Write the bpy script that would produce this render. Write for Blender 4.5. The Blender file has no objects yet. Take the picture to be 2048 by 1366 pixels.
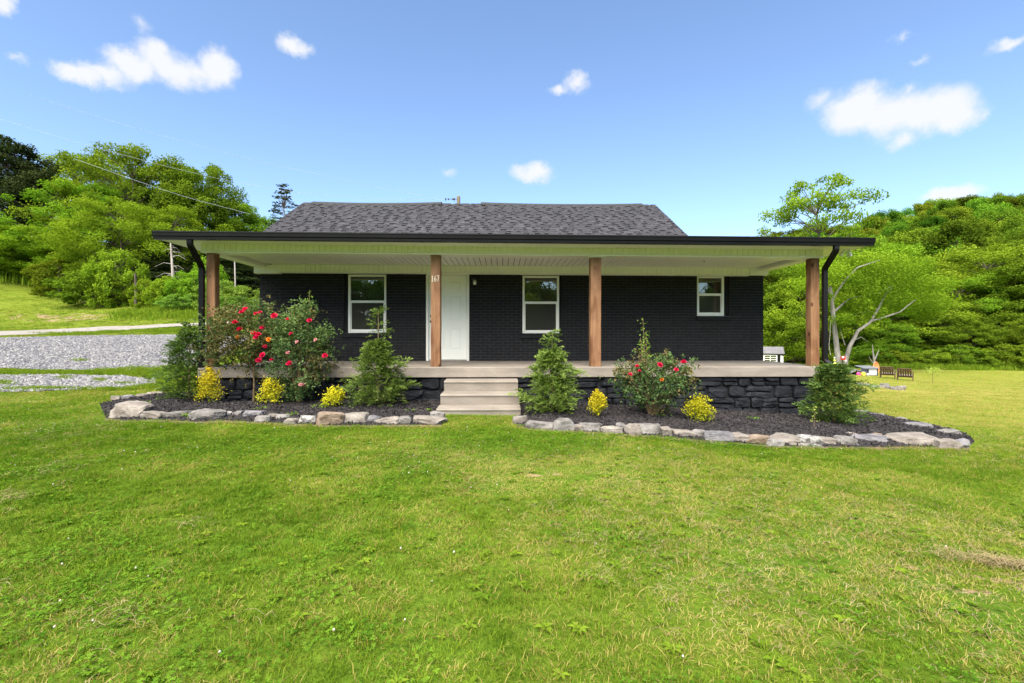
import bpy, math, random
import numpy as np
from mathutils import Vector

rng = np.random.default_rng(7)
random.seed(7)
scene = bpy.context.scene
COL = scene.collection
R = math.radians

# ------------------------------------------------------------------ camera, sky, sun, exposure
F = 940.0            # focal length in photo pixels (photo is 2048 wide)
HY = 672.0           # horizon row in the photo
CAMZ = 1.31
cam_d = bpy.data.cameras.new('camera')
cam = bpy.data.objects.new('camera', cam_d)
COL.objects.link(cam)
cam.location = (0, 0, CAMZ)
cam.rotation_euler = (R(90), 0, 0)
cam_d.sensor_width = 36.0
cam_d.lens = 36.0 * F / 2048.0
cam_d.shift_y = -(683.0 - HY) / 2048.0
cam_d.clip_start = 0.05
cam_d.clip_end = 3000
scene.camera = cam

SUN_EL, SUN_AZ = 52.0, 200.0     # azimuth measured from +Y towards +X
world = bpy.data.worlds.new('World')
scene.world = world
world.use_nodes = True
wt = world.node_tree
wt.nodes.clear()


def wn(t, **kw):
    n = wt.nodes.new(t)
    for k, v in kw.items():
        setattr(n, k, v)
    return n


def build_world():
    L = wt.links.new
    out = wn('ShaderNodeOutputWorld')
    bg = wn('ShaderNodeBackground')
    bg.inputs['Strength'].default_value = 0.096
    sky = wn('ShaderNodeTexSky', sky_type='NISHITA')
    sky.sun_disc = False
    sky.sun_elevation = R(SUN_EL)
    sky.sun_rotation = R(SUN_AZ)
    sky.altitude = 200
    sky.air_density = 1.0
    sky.dust_density = 1.0
    sky.ozone_density = 3.6
    tc = wn('ShaderNodeTexCoord')
    n1 = wn('ShaderNodeTexNoise')
    n1.inputs['Scale'].default_value = 34
    n1.inputs['Detail'].default_value = 5
    n1.inputs['Roughness'].default_value = 0.6
    L(tc.outputs['Generated'], n1.inputs['Vector'])
    sub = wn('ShaderNodeVectorMath', operation='SUBTRACT')
    sub.inputs[1].default_value = (.5, .5, .5)
    L(n1.outputs['Color'], sub.inputs[0])
    scl = wn('ShaderNodeVectorMath', operation='SCALE')
    scl.inputs['Scale'].default_value = 0.036
    L(sub.outputs[0], scl.inputs[0])
    add = wn('ShaderNodeVectorMath', operation='ADD')
    L(tc.outputs['Generated'], add.inputs[0])
    L(scl.outputs[0], add.inputs[1])
    lobes = [  # px, py, half width, half height, density
        (158, 148, 54, 22, .9), (210, 150, 46, 22, .85), (262, 128, 54, 34, 1.15), (318, 116, 44, 38, 1.1),
        (350, 140, 70, 34, .95), (436, 136, 44, 40, 1.1), (395, 146, 60, 26, .8),
        (583, 86, 30, 20, .85), (606, 95, 22, 14, .6), (1150, 163, 30, 22, .85), (1118, 180, 30, 13, .7),
        (1070, 346, 44, 24, .95), (1046, 344, 30, 17, .7), (897, 343, 20, 13, .45), (42, 116, 20, 13, .5),
        (283, 52, 17, 22, .4), (8, 4, 26, 26, .95),
        (1715, 218, 64, 50, 1.2), (1790, 225, 76, 48, 1.1), (1860, 222, 76, 48, 1.15), (1915, 232, 46, 34, 1.0),
        (1640, 200, 26, 28, .5), (1822, 178, 18, 22, .6), (1805, 280, 26, 24, .7), (1965, 230, 18, 18, .5),
        (1910, 388, 50, 17, .95), (1880, 392, 34, 15, .8), (2022, 86, 34, 15, .75), (1802, 75, 20, 11, .45),
        (1842, 121, 26, 11, .45)]
    items = []
    for px, py, w, h, s in lobes:
        d = Vector(((px - 1024) / F, 1, (HY - py) / F))
        ln = d.length
        d.normalize()
        items.append((d, 1.12 * w / F / ln, 1.08 * h / F / ln, s))
    rr = random.Random(5)
    for k in range(9):      # the same small fair-weather clouds over the rest of the sky
        az = R(rr.uniform(62, 298))
        el = R(rr.uniform(10, 60))
        d = Vector((math.sin(az) * math.cos(el), math.cos(az) * math.cos(el), math.sin(el)))
        w = rr.uniform(.03, .1)
        items.append((d, w, w * rr.uniform(.4, .6), rr.uniform(.7, 1.15)))
    prev = None
    for d, w, h, s in items:
        a = wn('ShaderNodeVectorMath', operation='SUBTRACT')
        a.inputs[1].default_value = d
        L(add.outputs[0], a.inputs[0])
        b = wn('ShaderNodeVectorMath', operation='MULTIPLY')
        b.inputs[1].default_value = (1 / w, 1 / w, 1 / h)
        L(a.outputs[0], b.inputs[0])
        c = wn('ShaderNodeVectorMath', operation='LENGTH')
        L(b.outputs[0], c.inputs[0])
        m = wn('ShaderNodeMath', operation='MULTIPLY_ADD')
        m.inputs[1].default_value = -s
        m.inputs[2].default_value = s
        L(c.outputs['Value'], m.inputs[0])
        if prev is None:
            prev = m.outputs[0]
        else:
            x = wn('ShaderNodeMath', operation='SMOOTH_MAX')
            x.inputs[2].default_value = .25
            L(prev, x.inputs[0])
            L(m.outputs[0], x.inputs[1])
            prev = x.outputs[0]
    n2 = wn('ShaderNodeTexNoise')
    n2.inputs['Scale'].default_value = 15
    n2.inputs['Detail'].default_value = 6
    n2.inputs['Roughness'].default_value = .58
    L(tc.outputs['Generated'], n2.inputs['Vector'])
    ma = wn('ShaderNodeMath', operation='MULTIPLY_ADD')
    ma.inputs[1].default_value = .55
    L(n2.outputs['Fac'], ma.inputs[0])
    L(prev, ma.inputs[2])
    mr = wn('ShaderNodeMapRange', interpolation_type='SMOOTHSTEP')
    mr.inputs['From Min'].default_value = .27
    mr.inputs['From Max'].default_value = 1.0
    L(ma.outputs[0], mr.inputs['Value'])
    mx = wn('ShaderNodeMix', data_type='RGBA')
    mm = wn('ShaderNodeMath', operation='MULTIPLY')
    mm.inputs[1].default_value = .95
    L(mr.outputs[0], mm.inputs[0])
    L(mm.outputs[0], mx.inputs['Factor'])
    L(sky.outputs[0], mx.inputs['A'])
    mx.inputs['B'].default_value = (3.3, 3.35, 3.5, 1)
    L(mx.outputs['Result'], bg.inputs['Color'])
    L(bg.outputs[0], out.inputs['Surface'])


build_world()
world.cycles.sampling_method = 'MANUAL'
world.cycles.sample_map_resolution = 256
sun_d = bpy.data.lights.new('sun', 'SUN')
sun = bpy.data.objects.new('sun', sun_d)
COL.objects.link(sun)
sun_d.energy = 3.9
sun_d.angle = R(70)
sun_d.color = (1.0, .92, .78)
_sd = Vector((math.sin(R(SUN_AZ)) * math.cos(R(SUN_EL)), math.cos(R(SUN_AZ)) * math.cos(R(SUN_EL)), math.sin(R(SUN_EL))))
sun.rotation_euler = _sd.to_track_quat('Z', 'Y').to_euler()
vs = scene.view_settings
vs.view_transform = 'Standard'
vs.look = 'None'
vs.gamma = 1
vs.exposure = 1.62
scene.cycles.max_bounces = 6
scene.cycles.diffuse_bounces = 4
scene.cycles.transparent_max_bounces = 6
scene.cycles.use_denoising = True
scene.cycles.use_adaptive_sampling = True
scene.cycles.adaptive_threshold = 0.02

# ------------------------------------------------------------------ helpers


def lin(h):
    h = h.lstrip('#')
    v = [int(h[i:i + 2], 16) / 255 for i in (0, 2, 4)]
    return tuple(c / 12.92 if c <= .04045 else ((c + .055) / 1.055) ** 2.4 for c in v)


def mesh_np(name, V, Q=None, T=None, mats=(), attr=None, midx=None, smooth=False):
    """V (n,3); Q (m,4); T (k,3); attr: per-face float 'v'"""
    me = bpy.data.meshes.new(name)
    V = np.asarray(V, np.float32).reshape(-1, 3)
    Q = np.zeros((0, 4), np.int32) if Q is None else np.asarray(Q, np.int32).reshape(-1, 4)
    T = np.zeros((0, 3), np.int32) if T is None else np.asarray(T, np.int32).reshape(-1, 3)
    me.vertices.add(len(V))
    me.vertices.foreach_set('co', V.ravel())
    loops = np.concatenate([Q.ravel(), T.ravel()])
    me.loops.add(len(loops))
    me.loops.foreach_set('vertex_index', loops)
    npoly = len(Q) + len(T)
    me.polygons.add(npoly)
    st = np.concatenate([np.arange(len(Q)) * 4, len(Q) * 4 + np.arange(len(T)) * 3]).astype(np.int32)
    me.polygons.foreach_set('loop_start', st)
    if midx is not None:
        me.polygons.foreach_set('material_index', np.asarray(midx, np.int32))
    me.polygons.foreach_set('use_smooth', np.full(npoly, bool(smooth)))
    if attr is not None:
        a = me.attributes.new('v', 'FLOAT', 'FACE')
        a.data.foreach_set('value', np.asarray(attr, np.float32))
    for m in mats:
        me.materials.append(m)
    me.update(calc_edges=True)
    me.validate()
    return me


def ob(name, data, parent=None, loc=(0, 0, 0), rot=None, scale=None, label=None, cat=None, group=None, kind=None):
    o = bpy.data.objects.new(name, data)
    COL.objects.link(o)
    o.location = loc
    if rot is not None:
        o.rotation_euler = rot
    if scale is not None:
        o.scale = scale
    if parent is not None:
        o.parent = parent
    if label:
        o['label'] = label
    if cat:
        o['category'] = cat
    if group:
        o['group'] = group
    if kind:
        o['kind'] = kind
    return o


class MB:
    """collects boxes, tubes and prisms into one mesh"""

    def __init__(s):
        s.v, s.q, s.t, s.mq, s.mt = [], [], [], [], []
        s.n = 0

    def raw(s, V, Q=(), T=(), m=0):
        V = np.asarray(V, float).reshape(-1, 3)
        s.v.append(V)
        Q = np.asarray(Q, int).reshape(-1, 4)
        T = np.asarray(T, int).reshape(-1, 3)
        s.q.append(Q + s.n)
        s.t.append(T + s.n)
        s.mq += [m] * len(Q)
        s.mt += [m] * len(T)
        s.n += len(V)
        return s

    def box(s, x0, x1, y0, y1, z0, z1, m=0, tilt=0.0):
        V = np.array([[x, y, z] for z in (z0, z1) for y in (y0, y1) for x in (x0, x1)], float)
        if tilt:
            V[:, 2] += tilt * V[:, 0]
        return s.raw(V, [(0, 2, 3, 1), (4, 5, 7, 6), (0, 1, 5, 4), (2, 6, 7, 3), (0, 4, 6, 2), (1, 3, 7, 5)], m=m)

    def cbox(s, x0, x1, y0, y1, z0, z1, c=.01, m=0, tilt=0.0):
        """box with chamfered front (-y) edges"""
        V = [(x0, y1, z0), (x1, y1, z0), (x1, y1, z1), (x0, y1, z1),
             (x0, y0 + c, z0), (x1, y0 + c, z0), (x1, y0 + c, z1), (x0, y0 + c, z1),
             (x0 + c, y0, z0 + c), (x1 - c, y0, z0 + c), (x1 - c, y0, z1 - c), (x0 + c, y0, z1 - c)]
        V = np.array(V, float)
        if tilt:
            V[:, 2] += tilt * V[:, 0]
        Q = [(3, 2, 1, 0), (0, 1, 5, 4), (1, 2, 6, 5), (2, 3, 7, 6), (3, 0, 4, 7),
             (4, 5, 9, 8), (5, 6, 10, 9), (6, 7, 11, 10), (7, 4, 8, 11), (8, 9, 10, 11)]
        return s.raw(V, Q, m=m)

    def tube(s, pts, rad, seg=8, m=0, cap=True, squash=None):
        pts = np.asarray(pts, float)
        n = len(pts)
        rad = np.broadcast_to(np.asarray(rad, float), (n,))
        tg = np.gradient(pts, axis=0)
        tg /= np.linalg.norm(tg, axis=1)[:, None] + 1e-9
        up = np.array([0, 0, 1.0])
        if abs(tg[0] @ up) > .9:
            up = np.array([0, 1.0, 0])
        V = []
        a = np.linspace(0, 2 * np.pi, seg, endpoint=False)
        for i in range(n):
            e1 = np.cross(tg[i], up)
            nn = np.linalg.norm(e1)
            e1 = e1 / nn if nn > 1e-6 else np.array([1.0, 0, 0])
            e2 = np.cross(tg[i], e1)
            V.append(pts[i] + rad[i] * (np.cos(a)[:, None] * e1 + np.sin(a)[:, None] * e2))
        V = np.concatenate(V)
        Q = []
        for i in range(n - 1):
            for j in range(seg):
                k = (j + 1) % seg
                Q.append((i * seg + j, i * seg + k, (i + 1) * seg + k, (i + 1) * seg + j))
        T = []
        if cap:
            for j in range(1, seg - 1):
                T.append((0, j, j + 1))
                b = (n - 1) * seg
                T.append((b, b + j + 1, b + j))
        return s.raw(V, Q, T, m)

    def prism(s, prof, x0, x1, m=0, axis='x', tilt=0.0):
        """profile (y,z) list extruded along x"""
        n = len(prof)
        V = [(x0, y, z) for y, z in prof] + [(x1, y, z) for y, z in prof]
        V = np.array(V, float)
        if axis == 'y':
            V = V[:, [1, 0, 2]]
        if tilt:
            V[:, 2] += tilt * V[:, 0]
        Q = [(i, (i + 1) % n, n + (i + 1) % n, n + i) for i in range(n)]
        T = []
        for j in range(1, n - 1):
            T.append((0, j + 1, j))
            T.append((n, n + j, n + j + 1))
        return s.raw(V, Q, T, m)

    def lathe(s, prof, seg=12, m=0, center=(0, 0, 0)):
        a = np.linspace(0, 2 * np.pi, seg, endpoint=False)
        V = np.array([(r * math.cos(t) + center[0], r * math.sin(t) + center[1], z + center[2]) for r, z in prof for t in a])
        Q = []
        for i in range(len(prof) - 1):
            for j in range(seg):
                k = (j + 1) % seg
                Q.append((i * seg + j, i * seg + k, (i + 1) * seg + k, (i + 1) * seg + j))
        return s.raw(V, Q, m=m)

    def arrays(s):
        V = np.concatenate(s.v) if s.v else np.zeros((0, 3))
        Q = np.concatenate(s.q) if s.q else np.zeros((0, 4), int)
        T = np.concatenate(s.t) if s.t else np.zeros((0, 3), int)
        return V, Q, T, s.mq + s.mt

    def mesh(s, name, mats, smooth=False, attr=None):
        V, Q, T, mi = s.arrays()
        if not isinstance(mats, (list, tuple)):
            mats = [mats]
        return mesh_np(name, V, Q, T, mats, midx=mi, smooth=smooth, attr=attr)

    def build(s, name, mats, parent=None, smooth=False, **kw):
        return ob(name, s.mesh(name, mats, smooth), parent, **kw)


# ------------------------------------------------------------------ materials
MATS = {}


def new_mat(name):
    m = bpy.data.materials.new(name)
    m.use_nodes = True
    nt = m.node_tree
    nt.nodes.clear()
    out = nt.nodes.new('ShaderNodeOutputMaterial')
    MATS[name] = m
    return m, nt, out


def pbr(name, c1, c2=None, scale=6, rough=.7, bump=0.0, bscale=None, stretch=None, spec=.3, metal=0.0, detail=6, c3=None, attr=False, objrand=0.0, lo=.35, hi=.65):
    m, nt, out = new_mat(name)
    N, L = nt.nodes.new, nt.links.new
    b = N('ShaderNodeBsdfPrincipled')
    b.inputs['Roughness'].default_value = rough
    b.inputs['Specular IOR Level'].default_value = spec
    b.inputs['Metallic'].default_value = metal
    L(b.outputs[0], out.inputs['Surface'])
    if c2 is None:
        c2 = tuple(x * .8 for x in c1)
    tc = N('ShaderNodeTexCoord')
    mp = N('ShaderNodeMapping')
    L(tc.outputs['Object'], mp.inputs['Vector'])
    if stretch:
        mp.inputs['Scale'].default_value = stretch
    # each object gets its own piece of the pattern
    oi = N('ShaderNodeObjectInfo')
    vm = N('ShaderNodeVectorMath')
    vm.operation = 'SCALE'
    vm.inputs[0].default_value = (37.1, 17.3, 53.7)
    L(oi.outputs['Random'], vm.inputs['Scale'])
    L(vm.outputs[0], mp.inputs['Location'])
    no = N('ShaderNodeTexNoise')
    no.inputs['Scale'].default_value = scale
    no.inputs['Detail'].default_value = detail
    no.inputs['Roughness'].default_value = .6
    L(mp.outputs[0], no.inputs['Vector'])
    rp = N('ShaderNodeValToRGB')
    rp.color_ramp.elements[0].position = lo
    rp.color_ramp.elements[1].position = hi
    rp.color_ramp.elements[0].color = (*c1, 1)
    rp.color_ramp.elements[1].color = (*c2, 1)
    if c3:
        e = rp.color_ramp.elements.new(min(.95, hi + .1))
        e.color = (*c3, 1)
    L(no.outputs['Fac'], rp.inputs['Fac'])
    col = rp.outputs['Color']
    if objrand or attr:
        hs = N('ShaderNodeHueSaturation')
        mr = N('ShaderNodeMapRange')
        mr.inputs['To Min'].default_value = 1 - (objrand or .3)
        mr.inputs['To Max'].default_value = 1 + (objrand or .3)
        if attr:
            at = N('ShaderNodeAttribute')
            at.attribute_name = 'v'
            L(at.outputs['Fac'], mr.inputs['Value'])
        else:
            L(oi.outputs['Random'], mr.inputs['Value'])
        L(mr.outputs[0], hs.inputs['Value'])
        L(col, hs.inputs['Color'])
        col = hs.outputs[0]
    L(col, b.inputs['Base Color'])
    if bump:
        bp = N('ShaderNodeBump')
        bp.inputs['Strength'].default_value = bump
        bp.inputs['Distance'].default_value = .02
        n2 = N('ShaderNodeTexNoise')
        n2.inputs['Scale'].default_value = bscale or scale * 3
        n2.inputs['Detail'].default_value = 5
        L(mp.outputs[0], n2.inputs['Vector'])
        L(n2.outputs['Fac'], bp.inputs['Height'])
        L(bp.outputs[0], b.inputs['Normal'])
    return m


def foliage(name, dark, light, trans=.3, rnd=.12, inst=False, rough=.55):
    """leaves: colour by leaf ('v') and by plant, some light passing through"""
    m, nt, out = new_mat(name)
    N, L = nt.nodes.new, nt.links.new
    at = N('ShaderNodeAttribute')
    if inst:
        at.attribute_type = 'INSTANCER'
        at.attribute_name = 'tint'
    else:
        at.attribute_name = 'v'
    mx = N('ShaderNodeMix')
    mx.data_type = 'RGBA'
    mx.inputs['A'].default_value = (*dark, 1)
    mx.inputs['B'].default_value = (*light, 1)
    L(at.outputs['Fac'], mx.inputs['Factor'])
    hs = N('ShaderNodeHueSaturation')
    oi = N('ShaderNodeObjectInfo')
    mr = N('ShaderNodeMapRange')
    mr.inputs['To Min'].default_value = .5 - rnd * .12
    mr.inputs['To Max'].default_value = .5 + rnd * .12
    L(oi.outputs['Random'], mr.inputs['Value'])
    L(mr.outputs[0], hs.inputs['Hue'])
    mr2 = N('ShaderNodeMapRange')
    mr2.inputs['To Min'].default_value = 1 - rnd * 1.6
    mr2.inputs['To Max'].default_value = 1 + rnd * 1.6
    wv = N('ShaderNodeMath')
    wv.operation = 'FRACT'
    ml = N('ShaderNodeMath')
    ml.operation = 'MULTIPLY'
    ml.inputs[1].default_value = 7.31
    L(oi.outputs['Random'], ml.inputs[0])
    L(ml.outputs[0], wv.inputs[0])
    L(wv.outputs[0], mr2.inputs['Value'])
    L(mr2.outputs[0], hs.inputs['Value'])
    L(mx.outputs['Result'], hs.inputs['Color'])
    d = N('ShaderNodeBsdfDiffuse')
    L(hs.outputs[0], d.inputs['Color'])
    t = N('ShaderNodeBsdfTranslucent')
    g = N('ShaderNodeMix')
    g.data_type = 'RGBA'
    g.blend_type = 'MULTIPLY'
    g.inputs['Factor'].default_value = 1
    g.inputs['B'].default_value = (1.25, 1.35, .6, 1)
    L(hs.outputs[0], g.inputs['A'])
    L(g.outputs['Result'], t.inputs['Color'])
    ms = N('ShaderNodeMixShader')
    ms.inputs[0].default_value = trans
    L(d.outputs[0], ms.inputs[1])
    L(t.outputs[0], ms.inputs[2])
    L(ms.outputs[0], out.inputs['Surface'])
    return m


def lawn_mat():
    m, nt, out = new_mat('lawn')
    N, L = nt.nodes.new, nt.links.new
    b = N('ShaderNodeBsdfPrincipled')
    b.inputs['Roughness'].default_value = .9
    b.inputs['Specular IOR Level'].default_value = .1
    L(b.outputs[0], out.inputs['Surface'])
    tc = N('ShaderNodeTexCoord')

    def noise(s, det=5, stretch=None):
        n = N('ShaderNodeTexNoise')
        n.inputs['Scale'].default_value = s
        n.inputs['Detail'].default_value = det
        n.inputs['Roughness'].default_value = .65
        if stretch:
            mp = N('ShaderNodeMapping')
            mp.inputs['Scale'].default_value = stretch
            L(tc.outputs['Object'], mp.inputs['Vector'])
            L(mp.outputs[0], n.inputs['Vector'])
        else:
            L(tc.outputs['Object'], n.inputs['Vector'])
        return n

    def ramp(src, p0, c0, p1, c1):
        r = N('ShaderNodeValToRGB')
        r.color_ramp.elements[0].position = p0
        r.color_ramp.elements[1].position = p1
        r.color_ramp.elements[0].color = (*c0, 1)
        r.color_ramp.elements[1].color = (*c1, 1)
        L(src, r.inputs['Fac'])
        return r
    fine = noise(22, 6)
    r1 = ramp(fine.outputs['Fac'], .3, (.040, .085, .004), .72, (.105, .180, .012))
    mid = noise(.55, 5)
    r2 = ramp(mid.outputs['Fac'], .42, (0, 0, 0), .68, (1, 1, 1))
    mx = N('ShaderNodeMix')
    mx.data_type = 'RGBA'
    L(r2.outputs['Color'], mx.inputs['Factor'])
    L(r1.outputs['Color'], mx.inputs['A'])
    r3 = ramp(fine.outputs['Fac'], .3, (.070, .105, .006), .72, (.165, .205, .022))
    L(r3.outputs['Color'], mx.inputs['B'])
    ap = N('ShaderNodeAttribute')
    ap.attribute_name = 'pale'
    mp_ = N('ShaderNodeMix')
    mp_.data_type = 'RGBA'
    L(ap.outputs['Fac'], mp_.inputs['Factor'])
    L(mx.outputs['Result'], mp_.inputs['A'])
    r5 = ramp(fine.outputs['Fac'], .3, (.130, .170, .010), .72, (.235, .270, .034))
    L(r5.outputs['Color'], mp_.inputs['B'])
    mx = mp_
    # bare tan earth showing where a painted 'bare' weight says so, broken up by noise
    at = N('ShaderNodeAttribute')
    at.attribute_name = 'bare'
    pn = noise(1.1, 6, (1, 1.6, 1))
    ad = N('ShaderNodeMath')
    ad.operation = 'ADD'
    L(at.outputs['Fac'], ad.inputs[0])
    L(pn.outputs['Fac'], ad.inputs[1])
    r4 = ramp(ad.outputs[0], .98, (0, 0, 0), 1.12, (1, 1, 1))
    rb = ramp(fine.outputs['Fac'], .3, (.20, .13, .075), .7, (.36, .27, .16))
    m2 = N('ShaderNodeMix')
    m2.data_type = 'RGBA'
    L(r4.outputs['Color'], m2.inputs['Factor'])
    L(mx.outputs['Result'], m2.inputs['A'])
    L(rb.outputs['Color'], m2.inputs['B'])
    L(m2.outputs['Result'], b.inputs['Base Color'])
    bp = N('ShaderNodeBump')
    bp.inputs['Strength'].default_value = .9
    bp.inputs['Distance'].default_value = .04
    bn = noise(9, 8)
    L(bn.outputs['Fac'], bp.inputs['Height'])
    L(bp.outputs[0], b.inputs['Normal'])
    return m


def glass_mat(name, base, refl):
    m, nt, out = new_mat(name)
    N, L = nt.nodes.new, nt.links.new
    d = N('ShaderNodeBsdfDiffuse')
    d.inputs['Color'].default_value = (*base, 1)
    g = N('ShaderNodeBsdfGlossy')
    g.inputs['Roughness'].default_value = .015
    g.inputs['Color'].default_value = (.9, .95, .9, 1)
    fr = N('ShaderNodeFresnel')
    fr.inputs['IOR'].default_value = 1.5
    mu = N('ShaderNodeMath')
    mu.operation = 'MULTIPLY_ADD'
    mu.inputs[1].default_value = 1.6
    mu.inputs[2].default_value = refl
    L(fr.outputs[0], mu.inputs[0])
    ms = N('ShaderNodeMixShader')
    L(mu.outputs[0], ms.inputs[0])
    L(d.outputs[0], ms.inputs[1])
    L(g.outputs[0], ms.inputs[2])
    L(ms.outputs[0], out.inputs['Surface'])
    return m


def wood_mat():
    m, nt, out = new_mat('cedar')
    N, L = nt.nodes.new, nt.links.new
    b = N('ShaderNodeBsdfPrincipled')
    b.inputs['Roughness'].default_value = .65
    b.inputs['Specular IOR Level'].default_value = .25
    L(b.outputs[0], out.inputs['Surface'])
    tc = N('ShaderNodeTexCoord')
    oi = N('ShaderNodeObjectInfo')
    vm = N('ShaderNodeVectorMath')
    vm.operation = 'SCALE'
    vm.inputs[0].default_value = (13.1, 7.3, 31.7)
    L(oi.outputs['Random'], vm.inputs['Scale'])
    va = N('ShaderNodeVectorMath')
    L(tc.outputs['Object'], va.inputs[0])
    L(vm.outputs[0], va.inputs[1])

    def noise(s, st, det=5, dist=0):
        mp = N('ShaderNodeMapping')
        mp.inputs['Scale'].default_value = st
        L(va.outputs[0], mp.inputs['Vector'])
        n = N('ShaderNodeTexNoise')
        n.inputs['Scale'].default_value = s
        n.inputs['Detail'].default_value = det
        n.inputs['Distortion'].default_value = dist
        L(mp.outputs[0], n.inputs['Vector'])
        return n
    big = noise(3.0, (1, 1, .55), 4, .8)
    r1 = N('ShaderNodeValToRGB')
    r1.color_ramp.elements[0].position = .30
    r1.color_ramp.elements[1].position = .70
    r1.color_ramp.elements[0].color = (.145, .062, .026, 1)
    r1.color_ramp.elements[1].color = (.31, .172, .088, 1)
    L(big.outputs['Fac'], r1.inputs['Fac'])
    gr = noise(30, (1, 1, .05), 5, .4)
    r2 = N('ShaderNodeValToRGB')
    r2.color_ramp.elements[0].position = .35
    r2.color_ramp.elements[1].position = .6
    r2.color_ramp.elements[0].color = (.62, .55, .5, 1)
    r2.color_ramp.elements[1].color = (1, 1, 1, 1)
    L(gr.outputs['Fac'], r2.inputs['Fac'])
    mx = N('ShaderNodeMix')
    mx.data_type = 'RGBA'
    mx.blend_type = 'MULTIPLY'
    mx.inputs['Factor'].default_value = .8
    L(r1.outputs[0], mx.inputs['A'])
    L(r2.outputs[0], mx.inputs['B'])
    # knots
    vo = N('ShaderNodeTexVoronoi')
    vo.inputs['Scale'].default_value = 3.2
    mp = N('ShaderNodeMapping')
    mp.inputs['Scale'].default_value = (1.3, 1.3, .8)
    L(va.outputs[0], mp.inputs['Vector'])
    L(mp.outputs[0], vo.inputs['Vector'])
    r3 = N('ShaderNodeValToRGB')
    r3.color_ramp.elements[0].position = .06
    r3.color_ramp.elements[1].position = .17
    r3.color_ramp.elements[0].color = (.28, .17, .12, 1)
    r3.color_ramp.elements[1].color = (1, 1, 1, 1)
    L(vo.outputs['Distance'], r3.inputs['Fac'])
    m2 = N('ShaderNodeMix')
    m2.data_type = 'RGBA'
    m2.blend_type = 'MULTIPLY'
    m2.inputs['Factor'].default_value = 1
    L(mx.outputs['Result'], m2.inputs['A'])
    L(r3.outputs[0], m2.inputs['B'])
    L(m2.outputs['Result'], b.inputs['Base Color'])
    bp = N('ShaderNodeBump')
    bp.inputs['Strength'].default_value = .35
    bp.inputs['Distance'].default_value = .01
    L(gr.outputs['Fac'], bp.inputs['Height'])
    L(bp.outputs[0], b.inputs['Normal'])
    return m


M_lawn = lawn_mat()
M_gravel = pbr('gravel', (.085, .085, .095), (.23, .225, .23), scale=11, rough=.95, bump=1.0, bscale=20, detail=8, lo=.3, hi=.72)
M_pale_gravel = pbr('pale_gravel', (.19, .17, .145), (.30, .275, .245), scale=5, rough=.95, bump=.6, bscale=16, detail=8)
M_mulch = pbr('mulch_soil', (.014, .012, .012), (.044, .037, .036), scale=24, rough=.9, bump=1.0, bscale=36)
M_chip = pbr('mulch_chip', (.013, .0115, .0125), (.046, .040, .041), scale=2.2, rough=.8, attr=True, objrand=.6)
M_soil = pbr('bare_soil', (.095, .062, .040), (.20, .145, .092), scale=16, rough=.95, bump=.8)
M_brick = pbr('black_painted_brick', (.0095, .0098, .0108), (.0170, .0174, .0188), scale=9, rough=.6, bump=.35, bscale=60, spec=.12)
M_mortar = pbr('black_mortar_edge_light', (.050, .0505, .054), (.078, .078, .082), scale=12, rough=.8, bump=.4, bscale=70)  # same black paint as the bricks; light caught on joint edges is coloured in
M_stone_blk = pbr('black_painted_stone', (.0095, .0105, .0135), (.020, .0215, .026), scale=7, rough=.6, bump=.7, bscale=18, c3=(.030, .031, .036), hi=.68, spec=.15)
M_mortar2 = pbr('black_painted_joint', (.0085, .009, .011), (.015, .016, .019), scale=10, rough=.75, bump=.5, bscale=25)
M_vinyl = pbr('cream_vinyl', (.81, .795, .69), (.85, .835, .74), scale=2.5, rough=.45)
M_ceil = pbr('ceiling_vinyl', (.80, .775, .72), (.84, .815, .76), scale=2.0, rough=.5)
M_trim = pbr('white_trim_paint', (.74, .73, .67), (.78, .77, .72), scale=3, rough=.4)
M_winframe = pbr('window_vinyl', (.80, .79, .72), (.84, .83, .77), scale=3, rough=.35)
M_gut = pbr('black_gutter_metal', (.0040, .0040, .0046), (.0060, .0060, .0068), scale=2, rough=.42, spec=.18)
M_conc = pbr('porch_concrete', (.185, .160, .132), (.262, .229, .193), scale=3.4, rough=.85, bump=.25, bscale=60, stretch=(.6, 1, 1.6))
M_cedar = wood_mat()
M_shing = pbr('asphalt_shingle', (.034, .033, .038), (.062, .060, .066), scale=7, rough=.9, bump=.7, bscale=130, attr=False, objrand=.22)
M_shing2 = pbr('asphalt_shingle_field', (.026, .026, .029), (.052, .051, .056), scale=6, rough=.9, bump=.7, bscale=130)
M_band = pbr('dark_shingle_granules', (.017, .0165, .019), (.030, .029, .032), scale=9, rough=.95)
M_ridge = pbr('ridge_vent_black', (.030, .031, .034), (.050, .051, .055), scale=9, rough=.8, bump=.4)
M_door = pbr('door_paint', (.79, .79, .72), (.82, .82, .76), scale=1.5, rough=.35)
M_glass = glass_mat('window_glass', (.028, .028, .025), .10)
M_screen = glass_mat('screened_glass', (.042, .042, .038), .035)
M_metal = pbr('brushed_metal', (.30, .28, .24), (.40, .38, .33), rough=.35, metal=.8)
M_dkmetal = pbr('dark_metal', (.02, .02, .022), (.035, .035, .038), rough=.4, spec=.5)
M_white = pbr('white_plastic', (.74, .74, .74), (.80, .80, .80), rough=.4)
M_bulb = pbr('frosted_glass', (.75, .76, .66), (.82, .83, .74), rough=.2)
M_num = pbr('house_number_enamel', (.72, .66, .52), (.80, .74, .62), rough=.35)
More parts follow.
